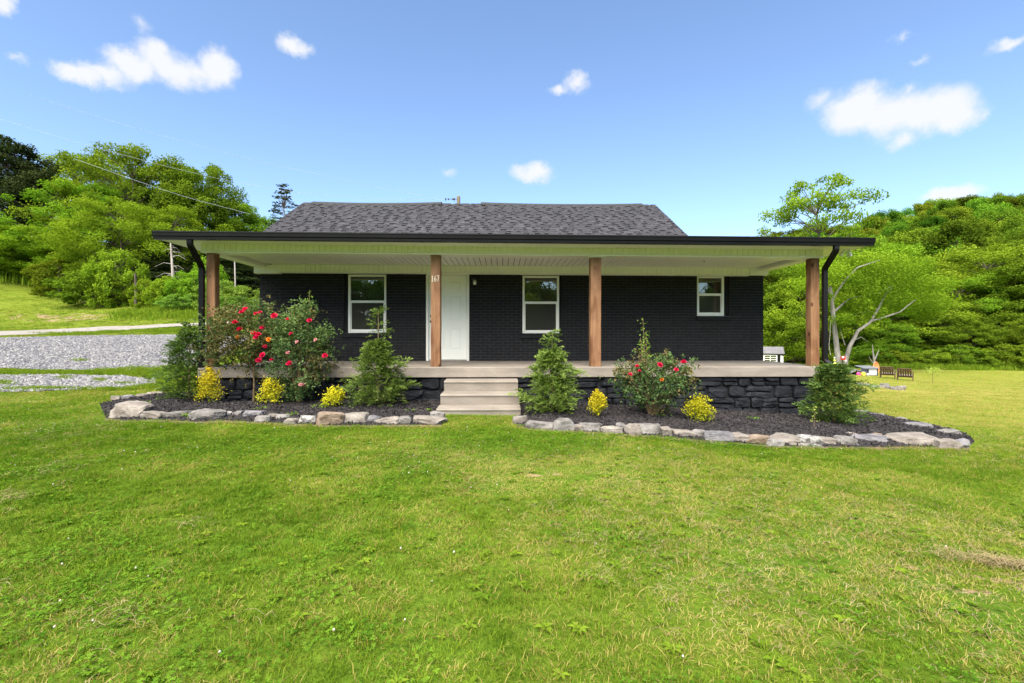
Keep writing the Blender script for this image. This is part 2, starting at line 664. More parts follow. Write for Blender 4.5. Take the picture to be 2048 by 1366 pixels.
M_rock = [pbr('fieldstone_tan', (.125, .107, .090), (.25, .222, .192), scale=5, rough=.92, bump=.8, bscale=17, c3=(.34, .305, .265), objrand=.12),
          pbr('fieldstone_grey', (.105, .097, .090), (.225, .210, .195), scale=6, rough=.92, bump=.9, bscale=19, c3=(.29, .275, .26), objrand=.12),
          pbr('fieldstone_brown', (.11, .078, .052), (.25, .195, .145), scale=5, rough=.92, bump=.9, bscale=17, c3=(.32, .27, .22), objrand=.1),
          pbr('fieldstone_slate', (.085, .082, .088), (.20, .19, .195), scale=6, rough=.9, bump=.9, bscale=19, objrand=.1),
          pbr('fieldstone_mottled', (.085, .08, .075), (.32, .305, .285), scale=13, rough=.95, bump=1.0, bscale=24, lo=.42, hi=.58)]
M_bark = pbr('brown_bark', (.060, .046, .034), (.13, .105, .082), scale=7, rough=.95, bump=.9, stretch=(1, 1, .25))
M_greybark = pbr('pale_grey_bark', (.13, .117, .105), (.27, .25, .23), scale=4, rough=.95, bump=.9, bscale=11, stretch=(1, 1, .3))
M_dead = pbr('dead_wood', (.25, .215, .185), (.40, .36, .32), scale=6, rough=.95, bump=.5, stretch=(1, 1, .2))
M_stem = pbr('green_stem', (.10, .12, .03), (.18, .17, .06), scale=9, rough=.7)
M_cane = pbr('brown_cane', (.12, .075, .04), (.20, .15, .07), scale=9, rough=.8)
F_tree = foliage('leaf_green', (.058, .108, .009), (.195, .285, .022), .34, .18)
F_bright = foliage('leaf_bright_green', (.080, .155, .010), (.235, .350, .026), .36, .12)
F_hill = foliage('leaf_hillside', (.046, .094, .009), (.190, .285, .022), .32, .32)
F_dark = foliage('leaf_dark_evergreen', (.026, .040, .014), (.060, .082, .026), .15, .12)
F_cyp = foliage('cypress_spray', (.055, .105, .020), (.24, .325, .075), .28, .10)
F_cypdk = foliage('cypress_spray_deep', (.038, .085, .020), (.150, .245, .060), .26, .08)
F_rose = foliage('rose_leaf', (.036, .072, .024), (.150, .215, .075), .25, .06)
F_rosebr = foliage('rose_leaf_bronze', (.055, .055, .022), (.185, .155, .060), .22, .06)
F_gold = foliage('golden_leaf', (.17, .23, .014), (.66, .54, .030), .25, .10)
F_pale = foliage('pale_new_leaf', (.16, .25, .05), (.40, .46, .10), .3, .05)
F_weed = foliage('weed_leaf', (.075, .145, .018), (.20, .30, .045), .3, .15)
F_grass = foliage('grass_blade', (.062, .130, .008), (.195, .272, .024), .28, .0, inst=True)
F_clover = foliage('clover_leaf', (.052, .130, .010), (.140, .250, .022), .25, .0, inst=True)
F_straw = foliage('dry_straw', (.20, .145, .075), (.40, .32, .18), .2, .0, inst=True)
F_grassdry = foliage('yellowed_blade', (.165, .162, .022), (.36, .305, .095), .25, .0, inst=True)
M_red = foliage('red_petal', (.38, .006, .040), (.72, .022, .105), .2, .03)
M_pink = foliage('pink_petal', (.55, .20, .24), (.80, .42, .45), .2, .03)
M_orange_p = foliage('orange_petal', (.60, .16, .02), (.75, .27, .03), .2, .03)

# ------------------------------------------------------------------ terrain
CP = np.array([
    (0, 0, 0), (0, 4, 0), (0, 7, 0), (0, -10, 0), (-4, 3, 0), (4, 2, -.08), (4.9, 4.5, -.26), (8.7, 8, -.42), (6.2, 6.7, -.28), (4.0, 6.2, -.17),
    (2, 6.5, -.06), (5.6, 9.1, -.26), (17.4, 16, -.72), (15.4, 20, -.99), (25, 30, -1.5), (39.5, 45, -1.95), (34.5, 48, -2.0), (52, 45, -2.0),
    (31, 55, -2.5), (50, 60, -1.5), (30, 16, -1.3), (0, 14, .1), (0, 30, 1.0), (0, 60, 1), (-6, 11, .08), (-9.7, 9.5, 0.02), (-10.8, 11, .1),
    (-13.8, 14, .3), (-19.6, 20, .93), (-26.5, 27, 1.62), (-29.5, 30, 2.05), (-39, 40, 4.8), (-49, 45, 7.6), (-25.4, 33, 3.1), (-24.4, 40, 4.4),
    (-18.6, 28, 2.0), (-12, 20, .8), (-27, 25, 1.5), (-70, 60, 12), (-60, 20, 5), (-30, 5, 1), (-30, -12, .8), (-6.5, 4, 0), (-5, 6.5, 0),
    (-150, 150, 22), (116, 220, 31), (158, 220, 40.5), (240, 220, 53), (64, 220, 22), (0, 220, 14), (-120, 220, 20), (60, 90, 1.5), (85, 95, 5.0),
    (120, 80, 6), (170, 100, 16), (160, 420, 30), (0, 500, 15), (420, 300, 60), (-320, 300, 40), (100, -60, -2), (0, -60, .5), (-100, -60, 5),
    (0, -200, 8), (240, -200, 0), (-240, -200, 10), (110, 25, -1.0), (80, 8, -2), (-400, 0, 25), (420, 0, 15), (600, 700, 40), (-600, 700, 40)], float)


def _tps_fit(P):
    n = len(P)
    S = 50.0
    xy = P[:, :2] / S
    d = np.linalg.norm(xy[:, None] - xy[None], axis=2)
    K = np.where(d > 0, d * d * np.log(d + 1e-12), 0) + np.eye(n) * 2e-5
    A = np.zeros((n + 3, n + 3))
    A[:n, :n] = K
    A[:n, n] = 1
    A[:n, n + 1:] = xy
    A[n:, :n] = A[:n, n:].T
    b = np.zeros(n + 3)
    b[:n] = P[:, 2]
    return np.linalg.solve(A, b), xy, S


_W, _XY, _S = _tps_fit(CP)


def gz(x, y):
    x = np.atleast_1d(np.asarray(x, float))
    y = np.atleast_1d(np.asarray(y, float))
    sh = x.shape
    q = np.stack([x.ravel(), y.ravel()], 1) / _S
    out = np.empty(len(q))
    for i in range(0, len(q), 20000):
        c = q[i:i + 20000]
        d = np.linalg.norm(c[:, None] - _XY[None], axis=2)
        out[i:i + 20000] = (np.where(d > 0, d * d * np.log(d + 1e-12), 0)) @ _W[:-3] + _W[-3] + c @ _W[-2:]
    xx, yy = x.ravel(), y.ravel()
    rr = np.hypot(xx, yy - 8)
    out += .02 * np.sin(xx * 1.3 + .7) * np.sin(yy * 1.1 + xx * .4) * np.clip((rr - 9) / 10, 0, 1)
    return out.reshape(sh)


def gz1(x, y):
    return float(gz(x, y)[0])


def hit(px, py, d0=1.5, d1=120):
    """where the sight line through a photo pixel meets the ground"""
    D = np.concatenate([np.arange(d0, 30, .02), np.arange(30, d1, .2)])
    X = (px - 1024) / F * D
    Z = CAMZ - (py - HY) / F * D
    g = gz(X, D)
    k = np.nonzero(Z <= g)[0]
    k = k[0] if len(k) else len(D) - 1
    return np.array([X[k], D[k], g[k]])


def at(px, py, D):
    return np.array([(px - 1024) / F * D, D, CAMZ - (py - HY) / F * D])


def vnoise(p, seed=0, f=1.0):
    r = np.random.default_rng(seed)
    k = r.normal(size=(6, 3)) * f
    ph = r.uniform(0, 6.28, 6)
    return np.sin(p @ k.T + ph).mean(axis=1)


# ground sheet
def build_ground():
    def axis(c, near, step, far, n):
        a = np.arange(-near, near + 1e-6, step)
        g = np.geomspace(1, far / near, n)[1:] * near
        return c + np.concatenate([-g[::-1], a, g])
    xs = axis(0, 36, .75, 900, 40)
    ys = axis(14, 34, .75, 900, 40)
    X, Y = np.meshgrid(xs, ys)
    Z = gz(X, Y)
    V = np.stack([X.ravel(), Y.ravel(), Z.ravel()], 1)
    nx, ny = len(xs), len(ys)
    i = np.arange(nx * ny).reshape(ny, nx)
    Q = np.stack([i[:-1, :-1], i[:-1, 1:], i[1:, 1:], i[1:, :-1]], -1).reshape(-1, 4)
    me = mesh_np('ground', V, Q, mats=[M_lawn], smooth=True)
    # bare earth: the slope beyond the road, a thin mown band in the right yard, the steps' foot
    bare = np.zeros(len(V))

    def spot(x, y, rx, ry, w):
        bare[:] = np.maximum(bare, w * np.exp(-(((V[:, 0] - x) / rx) ** 2 + ((V[:, 1] - y) / ry) ** 2)))
    spot(-30, 32, 12, 3.2, .50)
    spot(-20, 31, 6, 2.0, .48)
    spot(-42, 43, 8, 2.5, .55)
    spot(.4, 4.4, 1.5, .8, .46)
    spot(2.6, 2.7, 1.6, .9, .44)
    spot(-1.8, 2.6, 1.0, .5, .42)
    spot(-4.2, 3.6, 1.4, .4, .42)
    spot(16, 22, 7, 1.2, .42)
    spot(26, 19, 9, 1.0, .36)
    pale = np.clip((V[:, 0] - 2.5) / 9, 0, 1) * np.clip((V[:, 1] - 2) / 6, 0, 1) + .55 * np.clip((-V[:, 0] - 14) / 6, 0, 1) * np.clip((V[:, 1] - 20) / 6, 0, 1)
    a = me.attributes.new('pale', 'FLOAT', 'POINT')
    a.data.foreach_set('value', pale.astype(np.float32))
    a = me.attributes.new('bare', 'FLOAT', 'POINT')
    a.data.foreach_set('value', bare.astype(np.float32))
    ob('ground', me, kind='structure')


build_ground()

# gravel parking area, lower gravel track, pale lane: strips draped on the ground


def strip(name, upper, lower, mat, lift, nx=120, ny=10, wob=.25, seed=1):
    """upper/lower: pixel polylines (left to right) giving the far and near edge"""
    U = np.array([hit(*p)[:2] for p in upper])
    Lw = np.array([hit(*p)[:2] for p in lower])

    def resample(P, n):
        d = np.r_[0, np.cumsum(np.linalg.norm(np.diff(P, axis=0), axis=1))]
        t = np.linspace(0, d[-1], n)
        return np.stack([np.interp(t, d, P[:, 0]), np.interp(t, d, P[:, 1])], 1)
    U, Lw = resample(U, nx), resample(Lw, nx)
    t = np.linspace(0, 1, nx)
    r = np.random.default_rng(seed)
    for E in (U, Lw):
        w = sum(np.sin(t * f * 6.28 + r.uniform(0, 6.28)) * a for f, a in ((5, .5), (11, .4), (23, .35), (41, .25)))
        E[:, 1] += w * wob
    k = np.linspace(0, 1, ny)
    P = U[None] * (1 - k)[:, None, None] + Lw[None] * k[:, None, None]
    Z = gz(P[..., 0], P[..., 1]) + lift
    V = np.concatenate([P.reshape(-1, 2), Z.reshape(-1, 1)], 1)
    i = np.arange(nx * ny).reshape(ny, nx)
    Q = np.stack([i[1:, :-1], i[1:, 1:], i[:-1, 1:], i[:-1, :-1]], -1).reshape(-1, 4)
    ob(name, mesh_np(name, V, Q, mats=[mat], smooth=True), kind='structure')
    return U, Lw


gr_U, gr_L = strip('gravel_drive', [(-260, 676), (0, 676), (130, 673), (260, 671), (400, 671), (500, 672)],
                   [(-260, 737), (0, 738), (130, 741), (260, 742), (345, 741), (420, 728)], M_gravel, .02, wob=.12, seed=2)
tr_U, tr_L = strip('gravel_track', [(-260, 752), (0, 752), (120, 751), (240, 754), (310, 760)],
                   [(-260, 788), (0, 786), (130, 782), (240, 777), (310, 768)], M_gravel, .016, wob=.07, seed=3)
ln_U, ln_L = strip('gravel_lane', [(-260, 668), (0, 663), (130, 658), (260, 653), (395, 647), (520, 641)],
                   [(-260, 677), (0, 672), (130, 667), (260, 660), (395, 652), (520, 645)], M_pale_gravel, .03, wob=.05, seed=4)


def in_poly(x, y, P):
    x, y = np.asarray(x), np.asarray(y)
    c = np.zeros(x.shape, bool)
    n = len(P)
    for i in range(n):
        x0, y0 = P[i]
        x1, y1 = P[(i + 1) % n]
        if y0 == y1:
            continue
        t = ((y0 > y) != (y1 > y)) & (x < (x1 - x0) * (y - y0) / (y1 - y0) + x0)
        c ^= t
    return c


GRAVEL_POLYS = [np.concatenate([u, l[::-1]]) for u, l in ((gr_U, gr_L), (tr_U, tr_L), (ln_U, ln_L))]

# ------------------------------------------------------------------ house frame
TH = R(1.2)
DF = 9.04
cth, sth = math.cos(TH), math.sin(TH)


def LX(px, ly):
    u = (px - 1024) / F
    return (u * (DF + ly * cth) + ly * sth) / (cth - u * sth)


def LZ(py, lx, ly):
    Y = DF + lx * sth + ly * cth
    return CAMZ - (py - HY) / F * Y


def h2w(lx, ly):
    return lx * cth - ly * sth, DF + lx * sth + ly * cth


SLAB = .714
WY = 2.15            # wall plane behind the slab's front edge
XL, XR = LX(519, WY), LX(1526, WY)
SX0, SX1 = XL - .06, LX(1649, 0)
TILT = -.0052        # the porch roof runs slightly down towards the right
BEAM_B, BEAM_T = 2.875, 3.045
CEIL = 2.955
house = ob('house', None, loc=(0, DF, 0), rot=(0, 0, TH), cat='house',
           label='single-storey black brick house with cedar-post front porch and concrete steps')

# openings in the front wall (local x0, x1, z0, z1)
WTOP = 2.84


def rect(px0, px1, py0, py1):
    x0, x1 = LX(px0, WY), LX(px1, WY)
    return [x0, x1, LZ(py1, (x0 + x1) / 2, WY), LZ(py0, (x0 + x1) / 2, WY)]


W1 = rect(694.5, 771.5, 548, 666)
W2 = rect(1045, 1119, 550.5, 667.5)
W3 = rect(1395, 1450.5, 551, 632)
DR = rect(852, 938.5, 546, 721)
DR[2] = SLAB
OPEN = [[W1[0] - .10, W1[1] + .04, W1[2] - .0, WTOP - .04], [W2[0] - .03, W2[1] + .07, W2[2] - .0, WTOP - .04],
        [W3[0] - .01, W3[1] + .14, W3[2] - .0, WTOP - .04], [DR[0], DR[1], SLAB - .01, DR[3]]]


def build_walls():
    # mortar backing with openings
    xs = sorted({XL, XR, *[o[0] for o in OPEN], *[o[1] for o in OPEN]})
    zs = sorted({SLAB - .02, WTOP + .3, *[o[2] for o in OPEN], *[o[3] for o in OPEN]})
    mb = MB()
    for a, b in zip(xs[:-1], xs[1:]):
        for c, d in zip(zs[:-1], zs[1:]):
            mx, mz = (a + b) / 2, (c + d) / 2
            if any(o[0] < mx < o[1] and o[2] < mz < o[3] for o in OPEN):
                continue
            mb.box(a, b, WY + .012, WY + .20, c, d)
    wall = mb.build('front_wall', M_mortar, house, label='black painted brick front wall under the porch')
    # bricks
    BW, BH, J = .203, .0572, .0095
    one = MB().cbox(-BW / 2, BW / 2, 0, .03, -BH / 2, BH / 2, .003).mesh('brick', M_brick)
    full, part = [], []
    nrow = int((WTOP + .05 - SLAB) / (BH + J)) + 1
    for r in range(nrow):
        z0 = SLAB + .004 + r * (BH + J)
        z1 = z0 + BH
        free = [(XL, XR)]
        for o in OPEN:
            if o[2] < z1 - .012 and o[3] > z0 + .012:
                nf = []
                for a, b in free:
                    if o[1] <= a or o[0] >= b:
                        nf.append((a, b))
                    else:
                        if o[0] > a:
                            nf.append((a, o[0]))
                        if o[1] < b:
                            nf.append((o[1], b))
                free = nf
        off = (BW + J) / 2 * (r % 2)
        for a, b in free:
            x = XL - off
            while x < b:
                u, v = max(x, a), min(x + BW, b)
                if v - u > .03:
                    if v - u > BW - .002:
                        full.append(((u + v) / 2, (z0 + z1) / 2))
                    else:
                        part.append((u, v, z0, z1))
                x += BW + J
    rr = random.Random(3)
    full.sort(key=lambda p: (abs(p[0] - 1.9) * .5 + abs(p[1] - 1.7)))
    for x, z in full[:300]:
        o = ob('brick', one, wall, (x, WY - .001 + rr.uniform(-.0012, .0012), z))
        o.rotation_euler = (rr.uniform(-.01, .01), rr.uniform(-.004, .004), rr.uniform(-.006, .006))
    mb = MB()
    for x, z in full[300:]:
        dy = rr.uniform(-.0012, .0012)
        mb.cbox(x - BW / 2, x + BW / 2, WY - .001 + dy, WY + .03, z - BH / 2 + rr.uniform(-.001, .001), z + BH / 2, .003)
    for u, v, z0, z1 in part:
        mb.cbox(u, v, WY - .001 + rr.uniform(-.0012, .0012), WY + .03, z0, z1, .003)
    mb.build('brickwork', M_brick, wall, kind='stuff')
    # remaining walls
    HB = WY + 7.4
    mb = MB()
    mb.box(XL, XL + .2, WY + .20, HB, .0, 3.3)
    mb.build('side_wall', M_brick, house)
    mb = MB()
    mb.box(XR - .2, XR, WY + .20, HB, -.4, 3.2)
    mb.build('side_wall', M_brick, house)
    MB().box(XL + .2, XR - .2, HB - .2, HB, -.3, 3.2).build('rear_wall', M_brick, house)
    MB().box(XL + .2, XR - .2, WY + 1.2, WY + 1.3, SLAB, 3.0).build('inner_wall', M_mortar, house)
    return HB


HB = build_walls()


def build_window(w, o, big_right=False):
    x0, x1, z0, z1 = w
    y = WY + .055
    win = MB()
    fw = .052
    for a, b, c, d in ((x0, x0 + fw, z0, z1), (x1 - fw, x1, z0, z1)):
        win.cbox(a, b, y, y + .09, c, d, .008)
    win.cbox(x0 + fw, x1 - fw, y, y + .09, z1 - fw, z1, .008)
    win.cbox(x0 + fw, x1 - fw, y, y + .09, z0, z0 + fw, .008)
    wo = win.build('window', M_winframe, house)
    zm = z0 + (z1 - z0) * .535
    MB().cbox(x0 + fw, x1 - fw, y + .012, y + .07, zm - .028, zm + .028, .006).build('meeting_rail', M_winframe, wo)
    s = MB()
    s.box(x0 + fw, x0 + fw + .022, y + .025, y + .06, z0 + fw, zm - .028)
    s.box(x1 - fw - .022, x1 - fw, y + .025, y + .06, z0 + fw, zm - .028)
    s.box(x0 + fw + .022, x1 - fw - .022, y + .025, y + .06, z0 + fw, z0 + fw + .035)
    s.build('screen_frame', M_ceil, wo)
    MB().box(x0 + fw, x1 - fw, y + .045, y + .052, zm + .028, z1 - fw).build('pane', M_glass, wo)
    MB().box(x0 + fw + .022, x1 - fw - .022, y + .05, y + .056, z0 + fw + .035, zm - .028).build('pane', M_screen, wo)
    # black filler strips, lintel and sloping sill
    f = MB()
    if o[0] < x0 - .012:
        f.box(o[0], x0 - .002, y + .02, y + .1, z0, z1 + .0)
    if o[1] > x1 + .012:
        f.box(x1 + .002, o[1], y + .02, y + .1, z0, z1 + .0)
    f.box(o[0], o[1], y + .02, y + .1, z1 + .002, o[3])
    f.build('filler_strip', M_brick, wo)
    sl = MB()
    sl.prism([(WY - .045, z0 - .105), (WY - .045, z0 - .035), (WY + .055, z0 - .002), (WY + .055, z0 - .105)], o[0] - .02, o[1] + .0)
    sl.build('sill', M_brick, wo)
    return wo


for w, o, lab in ((W1, OPEN[0], 'white double-hung window left of the door'), (W2, OPEN[1], 'white double-hung window right of the door'),
                  (W3, OPEN[2], 'small white double-hung window near the right corner')):
    build_window(w, o)['label'] = lab


def build_door():
    x0, x1, z0, z1 = DR
    y = WY - .012
    fr = MB()
    t = .062
    fr.cbox(x0, x0 + t, y, WY + .10, z0 + .002, z1, .008)
    fr.cbox(x1 - t, x1, y, WY + .10, z0 + .002, z1, .008)
    fr.cbox(x0 + t, x1 - t, y, WY + .10, z1 - t * .8, z1, .008)
    f = fr.build('door_frame', M_trim, house)
    MB().box(x0 + t, x1 - t, WY - .005, WY + .09, z0 + .003, z0 + .03).build('threshold', M_metal, f)
    a, b, c, d = x0 + t + .006, x1 - t - .006, z0 + .036, z1 - t * .8 - .006
    dm = MB()
    yd = WY + .035
    cols = [(a + .12, (a + b) / 2 - .06), ((a + b) / 2 + .06, b - .12)]
    H = d - c
    rows = [(c + .23, c + .75), (c + .92, c + 1.52), (c + 1.64, c + H - .13)]
    xs = [a, cols[0][0], cols[0][1], cols[1][0], cols[1][1], b]
    zs = [c, rows[0][0], rows[0][1], rows[1][0], rows[1][1], rows[2][0], rows[2][1], d]
    for i in range(5):
        for j in range(7):
            rec = (i in (1, 3)) and (j in (1, 3, 5))
            dm.box(xs[i], xs[i + 1], yd + (.012 if rec else 0), yd + .045, zs[j], zs[j + 1])
    door = dm.build('door', M_door, house, label='pale six-panel front door behind the numbered post')
    for u, v in cols:
        for p, q in rows:
            MB().cbox(u + .025, v - .025, yd + .002, yd + .012, p + .025, q - .025, .009).build('panel', M_door, door)
    # knob and deadbolt at the left edge
    for z, r in ((LZ(643, a, WY), .028), (LZ(632, a, WY), .024)):
        k = MB()
        prof = [(0, -.002), (r * 1.1, 0), (r * 1.1, .008), (r * .45, .012), (r * .45, .03), (r, .038), (r * .95, .058), (0, .064)]
        k.lathe(prof, 14)
        V, Q, T, mi = k.arrays()
        V2 = np.stack([V[:, 0], -V[:, 2], V[:, 1]], 1)
        me = mesh_np('door_knob', V2, Q, T, [M_dkmetal], smooth=True)
        ob('door_knob', me, door, (a + .05, yd, z))


build_door()

# porch slab, foundation, steps


def rock_mesh(name, sx, sy, sz, seed, mat, n=7, facets=7, round_=.08, noise=.03, ground_flat=True, boxy=1.0):
    """angular fieldstone: a cube-sphere clipped by box and oblique planes"""
    r = np.random.default_rng(seed)
    g = np.linspace(-1, 1, n)
    V, Q = [], []
    idx = {}

    def vid(p):
        k = tuple(np.round(p, 5))
        if k not in idx:
            idx[k] = len(V)
            V.append(p)
        return idx[k]
    for ax in range(3):
        for s in (-1, 1):
            for i in range(n - 1):
                for j in range(n - 1):
                    c = []
                    for (u, v) in ((g[i], g[j]), (g[i + 1], g[j]), (g[i + 1], g[j + 1]), (g[i], g[j + 1])):
                        p = [0, 0, 0]
                        p[ax] = s
                        p[(ax + 1) % 3] = u
                        p[(ax + 2) % 3] = v
                        c.append(vid(tuple(p)))
                    Q.append(c if s > 0 else c[::-1])
    V = np.array(V, float)
    d = V / np.linalg.norm(V, axis=1)[:, None]
    pl = [(np.array(a, float), b) for a, b in (((1, 0, 0), 1), ((-1, 0, 0), 1), ((0, 1, 0), 1), ((0, -1, 0), 1), ((0, 0, 1), 1), ((0, 0, -1), 1))]
    pl2 = []
    for nrm, b in pl:
        nn = nrm + r.normal(size=3) * .13 * boxy
        pl2.append((nn / np.linalg.norm(nn), b * r.uniform(.86, 1.0)))
    for k in range(facets):
        nn = r.normal(size=3)
        nn[2] = abs(nn[2]) * (1 if r.random() < .7 else -1)
        nn /= np.linalg.norm(nn)
        pl2.append((nn, r.uniform(.95, 1.28) * (abs(nn).sum() / 1.45)))
    dist = np.stack([np.where(d @ nn > 1e-3, b / np.maximum(d @ nn, 1e-3), 9) for nn, b in pl2], 1)
    rad = dist.min(1)
    P = d * rad[:, None]
    P = P * (1 - round_) + d * np.minimum(rad, 1.25)[:, None] * round_
    P += d * (vnoise(P * 2.3, seed, 2.0) * noise * 1.6 + vnoise(P * 5, seed + 1, 3.0) * noise)[:, None]
    P *= np.array([sx, sy, sz]) / 2
    return mesh_np(name, P, np.array(Q), mats=[mat])


def build_porch():
    d = HB
    slab = MB()
    # slab with a slightly eased front edge
    x0, x1 = SX0, SX1
    prof = [(WY + .10, SLAB - .2), (.008, SLAB - .2), (0, SLAB - .192), (0, SLAB - .014), (.014, SLAB), (WY + .01, SLAB + .004)]
    slab.prism(prof, x0, x1)
    slab.build('porch_slab', M_conc, house, label='beige concrete porch floor slab')
    fz = SLAB - .2
    f = MB().box(x0 + .12, x1 - .12, .13, .5, -.9, fz - .004)
    f.box(x0 + .12, x0 + .5, .5, WY, -.9, fz - .004)
    f.box(x1 - .5, x1 - .12, .5, WY, -.9, fz - .004)
    fo = f.build('foundation', M_mortar2, house, label='black painted rubble stone foundation under the porch')
    rr = random.Random(11)
    # coursed rubble: bands of uneven height, stones of uneven length, some split in two or three
    STX0, STX1 = -1.25, .10
    seed = 100

    def lay(xa, xb, za, zb):
        nonlocal seed
        z = zb
        while z > za + .05:
            h = rr.choice([.13, .17, .2, .23])
            if z - h < za + .06:
                h = z - za
            x = xa
            while x < xb - .03:
                w = rr.uniform(.22, .62) if h > .12 else rr.uniform(.25, .5)
                if x + w > xb - .14:
                    w = xb - x
                sub = [(x, x + w, z - h, z)]
                q = rr.random()
                if q < .28 and h > .15:
                    m = rr.uniform(.35, .65) * h
                    sub = [(x, x + w, z - m, z), (x, x + w, z - h, z - m)]
                elif q < .42 and w > .4:
                    m = rr.uniform(.4, .6) * w
                    mm = rr.uniform(.4, .6) * h
                    sub = [(x, x + m, z - h, z), (x + m, x + w, z - mm, z), (x + m, x + w, z - h, z - mm)]
                for a, b, c, e in sub:
                    seed += 1
                    me = rock_mesh('stone', (b - a) * 1.0 - .012, .17, (e - c) * 1.0 - .008, seed, M_stone_blk, n=6, facets=5, round_=.12, noise=.06, boxy=.7)
                    o = ob('stone', me, fo, ((a + b) / 2, .135 + rr.uniform(-.012, .012), (c + e) / 2 + rr.uniform(-.008, .008)))
                    o.rotation_euler = (0, rr.uniform(-.05, .05), 0)
                x += w
            z -= h
    lay(x0 + .12, STX0, 0.02, fz - .01)
    lay(STX1, 2.6, -.14, fz - .01)
    lay(2.6, x1 - .12, -.32, fz - .01)
    # steps
    for k, (y, zt) in enumerate(((-.44, .487), (-.87, .295), (-1.30, .113))):
        s = MB()
        yb = (.0, -.44, -.87)[k]
        e = .012
        xa, xb = STX0 - .010 * k, STX1 + .008 * k
        zb = (.30, .12, -.35)[k] - .10
        prof = [(yb - .003 if k == 0 else yb + .0, zb), (y + .03, zb), (y + .004, zt - .035), (y - .012, zt - .028), (y - .012, zt - e), (y, zt), (yb - .003, zt + .006)]
        s.prism(prof, xa, xb)
        s.build('step', M_conc, house)


build_porch()


def build_posts():
    for i, (px, w) in enumerate(((421, .165), (871, .185), (1192, .205), (1631, .175))):
        y0 = .12 if i in (0, 3) else .10
        x = LX(px, y0)
        zt = BEAM_B + TILT * x
        c = .012
        h = w / 2
        ring = [(-h + c, -h), (h - c, -h), (h, -h + c), (h, h - c), (h - c, h), (-h + c, h), (-h, h - c), (-h, -h + c)]
        nz = 14
        zz = np.linspace(SLAB + .003, zt + .015, nz)
        V = []
        r = np.random.default_rng(40 + i)
        for k, z in enumerate(zz):
            wob = r.normal(size=2) * .0018
            sc = 1 + r.normal() * .012
            for a, b in ring:
                V.append((a * sc + wob[0], b * sc + wob[1] + h, z))
        V = np.array(V)
        Q = [(k * 8 + j, k * 8 + (j + 1) % 8, (k + 1) * 8 + (j + 1) % 8, (k + 1) * 8 + j) for k in range(nz - 1) for j in range(8)]
        T = [(0, j + 1, j) for j in range(1, 7)]
        me = mesh_np('porch_post', V, Q, T, [M_cedar])
        p = ob('porch_post', me, house, (x, y0, 0), label=('outer left cedar post beside the downspout', 'cedar post carrying the house number 167',
                                                          'cedar post right of the steps', 'outer right cedar post beside the downspout')[i])
        if i == 1:
            # the number 167 in raised cream digits on the front face
            zc = LZ(557, x, y0)
            hh = .112

            def digit(name, strokes, cx):
                mb = MB()
                for pts in strokes:
                    P = np.array([(cx + u * .036, -.006, zc + (v - .5) * hh) for u, v in pts])
                    mb.tube(P, .0058, 6)
                mb.build('digit', M_num, p, label=name)
            digit('digit 1', [[(-.3, .78), (.05, 1), (.05, .5), (.05, 0)], [(-.3, 0), (.4, 0)]], -.060)
            digit('digit 6', [[(.35, .98), (-.1, .8), (-.42, .45), (-.45, .22), (-.3, .04), (0, 0), (.33, .06), (.45, .25), (.3, .44), (0, .5), (-.3, .42), (-.45, .22)]], -.002)
            digit('digit 7', [[(-.4, .86), (-.4, 1), (0, 1), (.42, 1), (.2, .6), (-.02, .3), (-.1, 0)]], .052)
        if i == 2:
            MB().cbox(x - .17, x + .19, .085, .36, zt - .022, zt - .001, .006).build('cap_board', M_vinyl, house)


build_posts()


